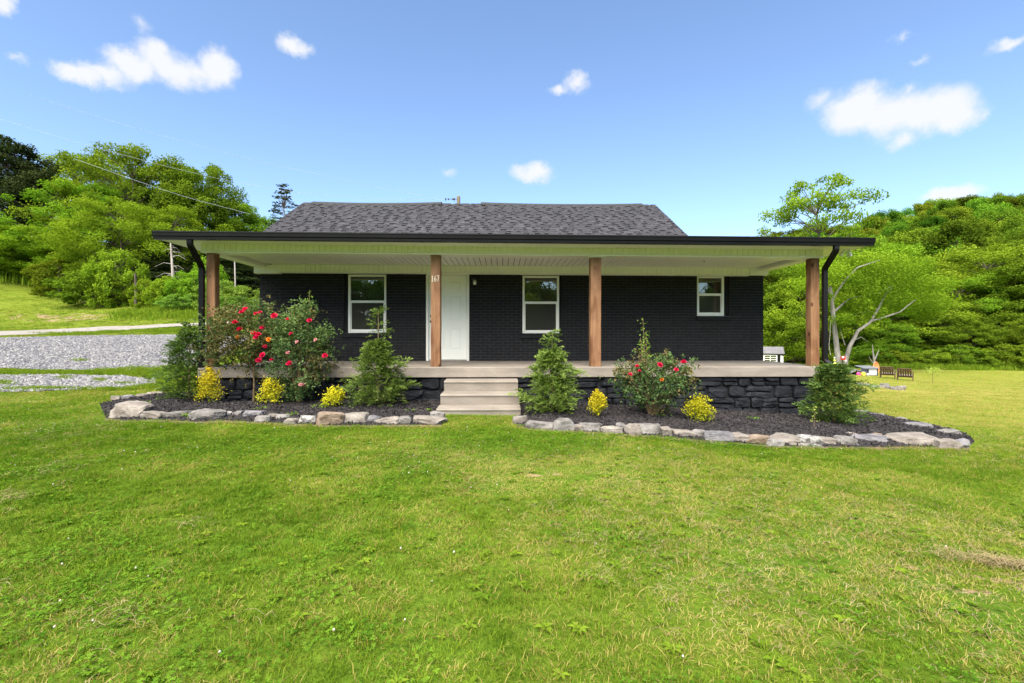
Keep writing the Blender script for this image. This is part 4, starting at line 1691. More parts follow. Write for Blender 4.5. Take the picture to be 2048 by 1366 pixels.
cypress(378, 803, 652, 128, 'large dense green cypress shrub at the left bed end beside the post', 1, .12, F_cypdk, .62)
cypress(756, 818, 618, 140, 'tall conical green cypress shrub with long leader left of the steps', 2, .36, F_cyp, .62)
cypress(1104, 832, 666, 122, 'conical yellow-green cypress shrub with bare tip right of the steps', 3, .25, F_cyp, .58)
cypress(1668, 852, 736, 112, 'round bushy green cypress shrub at the right porch corner', 4, .0, F_cypdk, .42)


def flower(parent, loc, size, mat, r, name='rose_flower'):
    """cupped double rose: three whorls of petals"""
    V, Q, v = [], [], []
    k = 0
    for ring, (cnt, lift, op) in enumerate(((6, .1, 1.0), (5, .32, .72), (4, .5, .42))):
        for j in range(cnt):
            a = 6.283 * j / cnt + ring * .6 + r.uniform(-.2, .2)
            d = np.array([math.cos(a), math.sin(a), 0])
            s = np.array([-math.sin(a), math.cos(a), 0])
            zc = np.array([0, 0, 1.0])
            R0 = size / 2
            b = d * R0 * .12 + zc * R0 * lift * .4
            mid = d * R0 * op * .65 + zc * R0 * (lift + .25)
            tip = d * R0 * op + zc * R0 * (lift + .35 + (1 - op) * .6)
            w = R0 * .55 * (op * .6 + .4)
            V += [b - s * w * .3, b + s * w * .3, mid + s * w, mid - s * w, tip + s * w * .5, tip - s * w * .5]
            Q += [(k, k + 1, k + 2, k + 3), (k + 3, k + 2, k + 4, k + 5)]
            c = r.uniform(0, 1)
            v += [c, c]
            k += 6
    o = ob(name, mesh_np(name, np.array(V), np.array(Q), mats=[mat], attr=np.array(v)), parent, loc,
           rot=(r.uniform(.2, 1.0), r.uniform(-.4, .4), r.uniform(-.6, .6)))
    return o


def rose_bush(px, py, box, label, seed, flowers, canes, trunk=None, nleaf=6500, bronze=.25, base_frac=.35):
    root, s = plant_base(px, py, 'rose_bush', label, 'rose bush', 'rose bushes in the porch beds')
    r = np.random.default_rng(seed)
    D = s * F
    x0, x1, y0, y1 = box
    cx = ((x0 + x1) / 2 - px) * s
    rx = (x1 - x0) / 2 * s
    zt = (py - y0) * s
    zb = (py - y1) * s
    cz, rz = (zt + zb) / 2, (zt - zb) / 2
    ry = min(.5, rx * .8)
    # canes
    m = MB()
    tips = []
    for k in range(20):
        a = r.uniform(0, 6.28)
        rr_ = r.uniform(.3, .95)
        tip = np.array([cx + rx * rr_ * math.cos(a), ry * rr_ * math.sin(a), cz + rz * r.uniform(-.2, .9) * math.sqrt(1 - rr_ * rr_ * .8)])
        st = np.array([r.uniform(-.03, .03), r.uniform(-.03, .03), -.04])
        if trunk:
            st = np.array([0, 0, trunk * s * .9])
        mid = st * .45 + tip * .55 + np.array([0, 0, .12]) + r.normal(size=3) * .03
        m.tube([st, mid, tip], [.009, .006, .003], 5, cap=False)
        tips.append(tip)
    if trunk:
        m.tube([(0, 0, -.05), (.01, 0, trunk * s * .5), (0, 0, trunk * s)], [.02, .017, .015], 7)
    # long upright canes with sparse leaves
    lc, lt = [], []
    for (qx, qt, qb) in canes:
        xx = (qx - px) * s
        z1_, z0_ = (py - qt) * s, (py - qb) * s
        P = [np.array([xx * .55, -.05, z0_]), np.array([xx * .9, -.08, (z0_ * .5 + z1_ * .5)]), np.array([xx, -.06, z1_])]
        m.tube(P, [.008, .006, .003], 5, cap=False)
        for q in range(int((z1_ - z0_) / .014)):
            f = r.uniform(.25, 1.0)
            b = P[0] * (1 - f) ** 2 + P[1] * 2 * f * (1 - f) + P[2] * f * f
            lc.append(b + r.normal(size=3) * np.array([.035, .03, .02]))
    m.build('stems', M_cane, root)
    # leaves: five-leaflet sprays in clumps round the cane tips
    nc = 80
    a = r.uniform(0, 6.28, nc)
    e = r.uniform(-1, 1, nc)
    sh = r.uniform(.35, 1.12, nc) ** .6
    cc = np.c_[cx + rx * sh * np.cos(a) * np.sqrt(1 - e * e), ry * sh * np.sin(a) * np.sqrt(1 - e * e), cz + rz * sh * e]
    cc = np.concatenate([cc, np.array(tips)])
    nc = len(cc)
    per = nleaf // nc
    sp = r.normal(size=(nc, per // 5, 3)) * np.array([.085, .085, .06]) * (rx / .65 + .35)
    spray = (cc[:, None] + sp).reshape(-1, 3)
    off = r.normal(size=(len(spray), 5, 3)) * .022
    C = (spray[:, None] + off).reshape(-1, 3)
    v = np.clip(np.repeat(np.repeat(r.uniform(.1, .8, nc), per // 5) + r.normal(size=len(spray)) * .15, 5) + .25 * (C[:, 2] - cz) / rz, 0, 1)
    V, Q = quads(C, r, .035, .062, .024, .040, up=.7, spread=.8, kite=True)
    nb = np.repeat(r.uniform(0, 1, nc) < bronze, (per // 5) * 5)
    isb = nb
    for msk, mt in ((~isb, F_rose), (isb, F_rosebr)):
        if msk.sum():
            idx = np.nonzero(msk)[0]
            VV = V.reshape(-1, 4, 3)[idx].reshape(-1, 3)
            leaf_part('leaves', VV, np.arange(len(idx) * 4).reshape(-1, 4), mt, root, v[idx])
    if lc:
        C = np.array(lc)
        V, Q = quads(C, r, .03, .055, .018, .028, up=.7, spread=.8, kite=True)
        leaf_part('cane_leaves', V, Q, F_pale if canes[0][2] < 760 and False else F_weed, root, r.uniform(0.3, 1, len(C)))
    for fx, fy, fs, mt in flowers:
        dy = -ry * (.75 + r.uniform(0, .3))
        k = (D + dy) / D
        # keep the flower on its own sight line at the bush's front surface
        X = (fx - 1024) / F * (D + dy) - root.location[0]
        Z = CAMZ - (fy - HY) / F * (D + dy) - root.location[2]
        flower(root, (X, dy, Z), fs * s * k, mt, r)


RED, PNK, ORG = M_red, M_pink, M_orange_p
rose_bush(507, 808, (402, 580, 612, 752), 'wide rose bush with red flowers and bronze leaves on a bare trunk', 11,
          [(492, 620, 12, RED), (484, 626, 11, RED), (512, 628, 8, RED), (521, 626, 8, RED), (470, 647, 12, RED), (480, 661, 13, RED), (507, 669, 12, RED), (517, 671, 12, RED), (512, 676, 10, RED),
           (524, 657, 10, RED), (537, 680, 10, ORG), (529, 694, 9, RED), (526, 711, 12, RED), (517, 722, 12, RED), (543, 721, 8, RED), (474, 676, 10, ORG)],
          [(520, 615, 700)], trunk=78, nleaf=10500, bronze=.42)
rose_bush(598, 812, (545, 662, 606, 806), 'tall leggy rose bush with red and pink flowers beside the left window', 12,
          [(549, 633, 13, RED), (619, 642, 10, RED), (583, 669, 9, RED), (579, 729, 13, RED), (650, 713, 12, RED), (576, 707, 9, PNK), (595, 685, 8, PNK), (607, 771, 10, PNK), (601, 770, 8, PNK), (575, 640, 8, RED), (632, 681, 8, PNK)],
          [(622, 586, 760), (600, 616, 760), (645, 660, 770), (585, 620, 700)], nleaf=9000, bronze=.12)
rose_bush(1303, 838, (1238, 1374, 716, 822), 'low rounded rose bush with red flowers right of the steps', 13,
          [(1367, 727, 13, RED), (1319, 731, 12, RED), (1275, 734, 9, RED), (1260, 750, 9, RED), (1352, 740, 9, RED), (1279, 743, 7, RED), (1324, 760, 8, ORG)],
          [(1284, 642, 780), (1279, 680, 760), (1290, 668, 770)], nleaf=6000, bronze=.25)


def golden(px, py, top, width, label, seed, spike=0):
    root, s = plant_base(px, py, 'golden_shrub', label, 'shrub', 'golden euonymus shrubs in the porch beds')
    r = np.random.default_rng(seed)
    H, Rw = (py - top) * s, width * s / 2
    m = MB()
    nc = 34
    cc = []
    for k in range(nc):
        a = r.uniform(0, 6.28)
        u = r.uniform(0, 1)
        hgt = H * (.25 + .6 * r.uniform(0, 1) ** .8)
        rd = Rw * math.sqrt(u) * (1.05 - .75 * (hgt / H))
        cc.append((rd * math.cos(a), rd * math.sin(a) * .9, hgt))
    if spike:
        for k in range(9):
            cc.append((-.01 + r.normal() * .02, r.normal() * .02, H * (.7 + .34 * k / 9)))
    cc = np.array(cc)
    for c in cc[::2]:
        m.tube([(0, 0, -.04), c * .55, c], [.006, .004, .002], 4, cap=False)
    m.build('stems', M_stem, root)
    per = 52
    sg = np.full((len(cc), 1, 1), 1.0)
    if spike:
        sg[-9:] = .5
    C = (cc[:, None] + r.normal(size=(len(cc), per, 3)) * np.array([.032, .032, .035]) * (Rw / .26 + .4) * sg).reshape(-1, 3)
    C[:, 2] = np.maximum(C[:, 2], .015)
    V, Q = quads(C, r, .026, .046, .016, .026, up=.8, spread=.7, kite=True)
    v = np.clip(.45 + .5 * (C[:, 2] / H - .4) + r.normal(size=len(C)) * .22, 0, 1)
    leaf_part('leaves', V, Q, F_gold, root, v)


golden(420, 814, 742, 66, 'golden-leaved shrub with a tall spike left of the rose trunk', 21, 1)
golden(546, 815, 762, 62, 'yellow-green golden shrub between the two left rose bushes', 22)
golden(668, 821, 780, 52, 'small bright golden shrub between rose bush and tall cypress', 23)
golden(1195, 841, 788, 42, 'small yellow-green shrub left of the right rose bush', 24, 1)
golden(1398, 851, 798, 70, 'broad golden-green shrub in front of the stone foundation', 25)


def weed(px, py, h, w, label, seed, mat=None, n=60, upright=False, name='weed_plant', cat='weed'):
    root, s = plant_base(px, py, name, label, cat, None, .02)
    r = np.random.default_rng(seed)
    H, Rw = h * s, w * s / 2
    if upright:
        MB().tube([(0, 0, -.03), (.01, 0, H * .5), (0, 0, H)], [.006, .005, .002], 5).build('stem', M_cane, root)
        C = np.c_[r.normal(size=n) * Rw * .45, r.normal(size=n) * Rw * .45, r.uniform(.35, 1, n) * H]
        V, Q = quads(C, r, .02, .045, .012, .025, up=.5, spread=.8, kite=True)
    else:
        a = r.uniform(0, 6.28, n)
        rd = Rw * np.sqrt(r.uniform(0.02, 1, n))
        C = np.c_[np.cos(a) * rd, np.sin(a) * rd, H * r.uniform(.15, 1, n) * (1 - .4 * rd / Rw)]
        tg = np.c_[np.cos(a), np.sin(a), np.full(n, .8)]
        V, Q = quads(C, r, .03, .07, .012, .03, up=.7, spread=.5, tang=tg, kite=True)
    leaf_part('leaves', V, Q, mat or F_weed, root, r.uniform(0, 1, n))


weed(1628, 862, 46, 22, 'thin yellow-green sapling in front of the right cypress', 31, F_pale, 46, True, 'sapling', 'sapling')
weed(1506, 846, 12, 26, 'bright green weed in the mulch under the stone foundation', 32, None, 70)
weed(1320, 840, 14, 24, 'leafy weed in the mulch below the right rose bush', 33, None, 60)
weed(822, 829, 10, 26, 'grassy weed in the mulch near the steps', 34, None, 70)
weed(858, 826, 9, 10, 'tiny weed beside the lowest step', 35, None, 30)
weed(700, 820, 18, 30, 'broad-leaved weed at the foot of the tall cypress', 36, F_rose, 70)
weed(640, 822, 16, 40, 'pale weed below the leggy rose bush', 37, None, 80)
weed(520, 826, 12, 34, 'low green weed below the golden shrub', 38, None, 70)
weed(585, 838, 14, 26, 'green weed among the edging stones under the rose', 39, None, 60)
weed(290, 812, 8, 30, 'flat grassy weed behind the large tan boulder', 40, None, 80)
weed(375, 838, 12, 20, 'weed growing between two grey edging stones', 41, None, 40)
weed(1360, 826, 8, 12, 'tiny yellow weed in the right bed', 42, F_pale, 24)
# white marker stake by the rose trunk
_p = hit(515, 806)
MB().tube([(0, 0, -.05), (.03, 0, .34)], [.006, .004], 6).build('marker_stake', M_white, None, loc=tuple(_p), label='thin white stake leaning by the rose trunk', cat='stake')

# ------------------------------------------------------------------ trees


def gen_tree(seed, H=10, Rw=3.6, tb=2.0, nclump=80, nleaf=20000, leaf=.2, flat=.55, trunk_r=.17, cone=0.0, limb_frac=.5, sparse=1.0, up=.25, cr=(.10, .24)):
    r = np.random.default_rng(seed)
    tr = MB()
    k = np.linspace(0, 1, 8)
    bend = r.normal(size=2) * .05 * H
    tp = np.c_[bend[0] * k ** 2 + .04 * np.sin(k * 5 + seed), bend[1] * k ** 2 + .04 * np.cos(k * 4), k * H * .86 - .3 * (k == 0)]
    tr.tube(tp, trunk_r * (1 - k * .82) + trunk_r * .35 * (k == 0), 8)

    def axis(z):
        return np.array([np.interp(z, tp[:, 2], tp[:, 0]), np.interp(z, tp[:, 2], tp[:, 1]), z])
    cen, rad = [], []
    for i in range(nclump):
        u = r.uniform(0, 1)
        z = tb + (H - tb) * u
        if cone:
            pr = (1 - u) ** .8 * .95 + .06
        else:
            pr = math.sqrt(max(.03, 1 - ((u - .42) / .60) ** 2))
        a = r.uniform(0, 6.283)
        lump = 1 + .22 * math.sin(a * 2 + seed) + .12 * math.sin(a * 5 + u * 8)
        rd = Rw * pr * lump * r.uniform(.35, 1.0) ** .55 * (1.18 if r.random() < .12 else 1.0)
        c = axis(min(z, H * .8)) * np.array([1, 1, 0]) + np.array([math.cos(a) * rd, math.sin(a) * rd, z])
        cen.append(c)
        rad.append(Rw * r.uniform(*cr) * (.7 + .3 * pr))
        if r.random() < limb_frac:
            z0 = max(tb * .6, min(z - rd * r.uniform(.3, .7), H * .8))
            b = axis(z0)
            mid = b * .5 + c * .5 + np.array([0, 0, .06 * rd]) + r.normal(size=3) * .05 * rd
            w = trunk_r * .35 * (1 - .5 * u)
            tr.tube([b, mid, c], [w, w * .6, w * .2], 5, cap=False)
    cen, rad = np.array(cen), np.array(rad)
    wgt = rad ** 2
    cnt = r.multinomial(nleaf, wgt / wgt.sum())
    ci = np.repeat(np.arange(nclump), cnt)
    n = len(ci)
    d = r.normal(size=(n, 3))
    d /= np.linalg.norm(d, axis=1)[:, None]
    rr_ = r.uniform(0, 1, n) ** .42
    tear = 1 + .35 * vnoise(d * 3 + ci[:, None] * 1.7, seed + 3, 2.2)
    off = d * (rad[ci] * rr_ * tear)[:, None]
    off[:, 2] *= flat
    C = cen[ci] + off
    outw = C - np.array([0, 0, tb + (H - tb) * .35])
    outw /= np.linalg.norm(outw, axis=1)[:, None] + 1e-9
    V, Q = quads(C, r, leaf * .7, leaf * 1.4, leaf * .45, leaf * .8, up=up, spread=.8, normal=outw * .45 + d * .35, kite=True)
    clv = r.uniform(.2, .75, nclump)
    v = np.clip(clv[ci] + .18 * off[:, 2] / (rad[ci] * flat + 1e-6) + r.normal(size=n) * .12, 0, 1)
    return tr, (V, Q, v)


TREES = {}


def tree_kind(key, **kw):
    mat = kw.pop('mat')
    bark = kw.pop('bark', M_bark)
    H = kw.get('H', 10)
    Rw = kw.get('Rw', 3.6)
    tr, (V, Q, v) = gen_tree(**kw)
    TREES[key] = (tr.mesh('trunk_' + key, bark), mesh_np('crown_' + key, V, Q, mats=[mat], attr=v), H, Rw)


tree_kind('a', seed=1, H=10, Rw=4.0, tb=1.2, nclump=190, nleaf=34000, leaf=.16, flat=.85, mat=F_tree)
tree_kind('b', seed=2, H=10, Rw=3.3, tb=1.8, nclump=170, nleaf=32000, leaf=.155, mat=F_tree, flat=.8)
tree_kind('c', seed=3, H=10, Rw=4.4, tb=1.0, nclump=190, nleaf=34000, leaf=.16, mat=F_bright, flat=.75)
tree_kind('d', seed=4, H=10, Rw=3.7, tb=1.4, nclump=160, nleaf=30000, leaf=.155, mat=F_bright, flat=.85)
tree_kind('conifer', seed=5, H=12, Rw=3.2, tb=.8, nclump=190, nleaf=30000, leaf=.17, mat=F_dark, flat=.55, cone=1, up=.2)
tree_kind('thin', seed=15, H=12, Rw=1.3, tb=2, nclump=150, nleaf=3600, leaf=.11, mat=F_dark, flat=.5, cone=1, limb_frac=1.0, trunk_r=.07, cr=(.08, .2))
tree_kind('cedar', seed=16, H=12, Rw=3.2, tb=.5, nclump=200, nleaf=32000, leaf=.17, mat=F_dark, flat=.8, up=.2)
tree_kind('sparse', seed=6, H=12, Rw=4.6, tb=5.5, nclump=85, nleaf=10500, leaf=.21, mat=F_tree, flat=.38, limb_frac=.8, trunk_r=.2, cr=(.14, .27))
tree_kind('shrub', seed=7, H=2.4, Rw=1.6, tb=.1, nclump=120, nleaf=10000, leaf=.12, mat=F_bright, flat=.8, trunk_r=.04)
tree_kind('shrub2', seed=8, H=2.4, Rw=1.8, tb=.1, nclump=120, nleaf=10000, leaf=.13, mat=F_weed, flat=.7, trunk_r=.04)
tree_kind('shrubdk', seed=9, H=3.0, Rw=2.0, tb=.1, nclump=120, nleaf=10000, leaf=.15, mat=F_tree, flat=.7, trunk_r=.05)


def plant_tree(key, px, D, top, width, name, label, group, rot=None, base=None, cat='tree'):
    x = (px - 1024) / F * D
    z = gz1(x, D) if base is None else CAMZ - (base - HY) / F * D
    tm, cm, H, Rw = TREES[key]
    zt = CAMZ - (top - HY) / F * D
    sz = max(.15, (zt - z) / H)
    sx = width / F * D / 2 / Rw
    root = ob(name, None, None, (x, D, z - .05), rot=(0, 0, rot if rot is not None else random.uniform(0, 6.28)), scale=(sx, sx, sz), label=label, cat=cat, group=group)
    ob('trunk', tm, root)
    ob('crown', cm, root)
    return root


# left side: behind the lane
LT = [  # kind, px, distance, top row, width px
    ('cedar', -40, 46, 262, 230, 'dark_cedar_tree', 'dark evergreen tree cut by the left picture edge'),
    ('cedar', 30, 46.5, 288, 150, 'dark_cedar_tree', 'dark evergreen tree second from the left edge'),
    ('cedar', 84, 48, 345, 120, 'dark_cedar_tree', 'dark evergreen tree behind the leftmost leafy trees'),
    ('b', 158, 52, 318, 150, 'leafy_tree', 'leafy tree with feathery top beside the dark evergreens'),
    ('sparse', 185, 56, 306, 150, 'leafy_tree', 'thin-topped tree showing sky gaps above the left wood'),
    ('a', 262, 47, 298, 210, 'leafy_tree', 'tallest leafy tree in the left wood, above the gutter end'),
    ('d', 165, 45, 372, 200, 'leafy_tree', 'bright green tree low in front of the left wood'),
    ('b', 340, 50, 330, 180, 'leafy_tree', 'leafy tree right of the tallest one in the left wood'),
    ('a', 402, 52, 338, 190, 'leafy_tree', 'rounded leafy tree above the left porch roof corner'),
    ('c', 250, 42, 415, 220, 'leafy_tree', 'broad bright tree in the middle of the left wood edge'),
    ('d', 350, 44, 420, 170, 'leafy_tree', 'bright tree rising just behind the left gutter end'),
    ('b', 468, 54, 405, 130, 'leafy_tree', 'yellow-green tree left of the gable roof'),
    ('d', 518, 56, 432, 110, 'leafy_tree', 'small round tree touching the left roof slope'),
    ('a', 470, 50, 470, 150, 'leafy_tree', 'dense tree seen between left post and brick wall'),
    ('c', 55, 44, 462, 210, 'leafy_tree', 'low bright tree at the left edge above the slope'),
    ('d', -20, 43, 462, 170, 'leafy_tree', 'low bright tree cut by the left picture edge'),
    ('c', 135, 43, 470, 150, 'leafy_tree', 'low spreading bright tree over the grassy slope'),
    ('conifer', 300, 41, 470, 150, 'dark_cedar_tree', 'dark shaded evergreen below the left gutter end'),
    ('conifer', 360, 42, 480, 150, 'dark_cedar_tree', 'dark shaded evergreen behind the dead trunk'),
    ('conifer', 440, 44, 490, 160, 'dark_cedar_tree', 'dark shaded evergreen left of the left post'),
    ('a', 560, 50, 480, 150, 'leafy_tree', 'leafy tree mostly hidden behind the left end of the house'),
    ('conifer', 510, 46, 500, 120, 'dark_cedar_tree', 'dark shaded evergreen behind the house corner'),
    ('thin', 590, 40, 358, 130, 'dark_cedar_tree', 'thin dark evergreen tip beside the roof ridge')]
for i, (k, px, D, top, w, nm, lab) in enumerate(LT):
    plant_tree(k, px, D, top, w, nm, lab, 'trees of the left wood', rot=i * 1.37)

LS = [('shrub', 232, 36, 505, 90, 'bright leafy bush hanging over the slope in the left wood'), ('shrub', 290, 34.5, 562, 60, 'first bright bush in the thicket beyond the lane'),
      ('shrub', 332, 34, 556, 72, 'second bright bush in the thicket beyond the lane'), ('shrub', 385, 33.5, 545, 80, 'tallest bright bush in the thicket left of the downspout'),
      ('shrub2', 360, 32.5, 588, 80, 'low pale bush in front of the thicket beyond the lane'), ('shrub2', 440, 33, 560, 90, 'bright bush seen right of the left post'),
      ('shrub2', 492, 33, 572, 80, 'pale bush touching the house corner'), ('shrub', 415, 35, 520, 70, 'tall bright bush behind the left post'),
      ('shrub2', 470, 31.5, 592, 90, 'lowest pale bush right of the left post'),
      ('shrubdk', 120, 40, 520, 110, 'dark bush under the left wood on the slope'), ('shrubdk', 190, 37, 545, 120, 'dark shaded bush at the foot of the slope wood'),
      ('shrubdk', 262, 36.5, 558, 90, 'dark shaded bush behind the thicket'), ('shrubdk', 35, 43, 505, 110, 'dark bush at the left picture edge above the slope')]
for i, (k, px, D, top, w, lab) in enumerate(LS):
    plant_tree(k, px, D, top, w, 'thicket_bush', lab, 'bushes in front of the left wood', rot=i * 2.1, cat='bush')


def snag():
    p = at(347, 600, 36)
    p[2] = gz1(p[0], p[1])
    root = ob('dead_conifer', None, None, tuple(p), label='bare dead conifer trunk with drooping twigs below the left gutter', cat='dead tree')
    zt = at(340, 486, 36)[2] - p[2]
    MB().tube([(0, 0, -.2), (-.05, 0, zt * .5), (-.22, 0, zt)], [.12, .10, .05], 8).build('trunk', M_dead, root)
    r = np.random.default_rng(3)
    m = MB()
    for k in range(26):
        z = zt * r.uniform(.12, .98)
        a = r.uniform(0, 6.28)
        ln = r.uniform(.4, 1.7) * (1.1 - .5 * z / zt)
        d = np.array([math.cos(a), math.sin(a) * .7, 0])
        b = np.array([-.1 * z / zt, 0, z])
        m.tube([b, b + d * ln * .5 + np.array([0, 0, .06]), b + d * ln + np.array([0, 0, -.25 * ln])], [.03, .018, .006], 5, cap=False)
    m.build('branches', M_dead, root)
    q = at(470, 590, 34)
    q[2] = gz1(q[0], q[1])
    h = at(470, 520, 34)[2] - q[2]
    MB().tube([(0, 0, -.2), (.02, 0, h * .5), (-.02, 0, h)], [.06, .05, .045], 7).build('bare_trunk', M_dead, None, loc=tuple(q), label='thin pale bare trunk between left post and house corner', cat='dead tree')
    q = at(271, 590, 34)
    q[2] = gz1(q[0], q[1])
    MB().tube([(0, 0, -.2), (.03, 0, 1.4), (-.02, 0, 2.6)], [.09, .08, .07], 7).build('bare_trunk', M_bark, None, loc=tuple(q), label='slim brown trunk standing in the left thicket', cat='dead tree')


snag()

# right side: yard-edge trees and hillside
RT = [('a', 1545, 62, 520, 210), ('c', 1590, 57, 560, 190), ('b', 1640, 60, 505, 200), ('a', 1560, 66, 470, 170),
      ('d', 1715, 60, 560, 190), ('c', 1770, 64, 495, 220), ('a', 1820, 58, 590, 190), ('b', 1862, 66, 520, 210), ('d', 1905, 59, 560, 200),
      ('c', 1950, 64, 505, 230), ('a', 1985, 57, 590, 190), ('c', 2035, 60, 540, 220), ('b', 2085, 56, 520, 220), ('a', 2140, 58, 500, 240),
      ('a', 1740, 55, 640, 130), ('b', 1890, 54, 640, 130), ('a', 1945, 53, 650, 130), ('a', 2030, 52, 640, 140), ('b', 2090, 51, 630, 150),
      ('b', 1800, 55, 655, 110), ('a', 1665, 57, 620, 130), ('b', 1610, 60, 640, 110), ('a', 1530, 64, 640, 120)]
RT.sort(key=lambda t: t[1])
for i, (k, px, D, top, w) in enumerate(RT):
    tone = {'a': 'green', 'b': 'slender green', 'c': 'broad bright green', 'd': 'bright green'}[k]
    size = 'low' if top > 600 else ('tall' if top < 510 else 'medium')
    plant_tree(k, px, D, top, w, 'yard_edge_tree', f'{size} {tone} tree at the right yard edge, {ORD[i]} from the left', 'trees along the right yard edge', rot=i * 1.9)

plant_tree('sparse', 1652, 62, 350, 195, 'tall_open_tree', 'tall open-crowned tree rising above the right porch roof', None, rot=.8)
US = [(1705, 50, 705, 60), (1740, 49, 690, 70), (1775, 49, 700, 60), (1822, 49, 705, 64), (1868, 48, 700, 70), (1915, 48, 690, 72), (1962, 47.5, 700, 70), (2010, 47, 690, 76), (2060, 46, 690, 80), (1600, 58, 690, 80), (1640, 56, 700, 60), (2110, 46, 690, 80)]
US.sort()
for i, (px, D, top, w) in enumerate(US):
    plant_tree('shrubdk', px, D, top, w, 'understory_bush', f'dark bush at the foot of the right yard trees, {ORD[i]} from the left', 'bushes under the right yard trees', rot=i * 2.3, cat='bush')


def hill_trees():
    kinds = []
    for s, (H, Rw) in enumerate(((11, 5.2), (12, 4.6), (10, 5.4))):
        tr, (V, Q, v) = gen_tree(seed=50 + s, H=H, Rw=Rw, tb=1.5, nclump=48, nleaf=16000, leaf=.32, flat=.82, trunk_r=.2, limb_frac=.15, cr=(.2, .36))
        Vt, Qt, Tt, _ = tr.arrays()
        VV = np.concatenate([V, Vt])
        QQ = np.concatenate([Q, Qt + len(V)])
        mi = np.r_[np.zeros(len(Q)), np.ones(len(Qt))]
        vv = np.r_[v, np.zeros(len(Qt))]
        TT = Tt + len(V)
        mi = np.r_[mi, np.ones(len(Tt))]
        vv = np.r_[vv, np.zeros(len(Tt))]
        kinds.append(mesh_np(f'hillside_tree_{s}', VV, QQ, TT, [F_hill, M_bark], attr=vv, midx=mi))
    r = np.random.default_rng(77)
    cand = []
    D = 68.0
    while D < 250:
        step = 8.6 + D * .012
        x = .46 * D
        while x < 1.17 * D:
            cand.append((x + r.uniform(-2.4, 2.4), D + r.uniform(-2.2, 2.2)))
            x += step
        D += step * .95
    cand = np.array(cand)
    z = gz(cand[:, 0], cand[:, 1])
    row = HY - (z + 12 - CAMZ) / cand[:, 1] * F
    # keep those whose tops can rise above the trees standing in front of them
    order = np.argsort(cand[:, 1])
    keep = []
    sky = {}
    for i in order:
        b = int((cand[i, 0] / cand[i, 1]) * F / 14)
        lim = min(sky.get(b, 900), sky.get(b - 1, 900), sky.get(b + 1, 900)) if b in sky else 900
        if row[i] < lim + 26:
            keep.append(i)
            sky[b] = min(sky.get(b, 900), row[i])
    keep = keep[:300]

    def band(i):
        px = 1024 + cand[i, 0] / cand[i, 1] * F
        h = 'on the skyline of the right hill' if row[i] < np.interp(px, [1500, 1700, 2048], [492, 452, 408]) else ('on the lower right hillside' if row[i] > 500 else 'halfway up the right hillside')
        return h + (', behind the porch roof end' if px < 1640 else (', above the grey tree' if px < 1850 else ', towards the right picture edge'))
    for j, i in enumerate(keep):
        s = r.uniform(.8, 1.5)
        ob('hillside_tree', kinds[j % 3], None, (cand[i, 0], cand[i, 1], z[i] - .3), rot=(0, 0, r.uniform(0, 6.28)), scale=(s, s, s * r.uniform(.85, 1.15)),
           label=f'leafy tree {band(i)}', cat='tree', group=f'hillside trees {band(i)}')
    print('hill trees', len(keep), len(cand))
    # the wood behind the photographer, seen in the window panes
    for k in range(26):
        x, y = -50 + (k % 13) * 8 + r.uniform(-2, 2) + 4 * (k // 13), -46 - 9 * (k // 13) + r.uniform(-3, 3)
        ob('roadside_tree', kinds[k % 3], None, (x, y, gz1(x, y) - .3), rot=(0, 0, r.uniform(0, 6.28)), scale=(1.1, 1.1, 1.05),
           label='leafy tree across the lawn mirrored in the window panes', cat='tree', group='trees mirrored in the windows')


hill_trees()


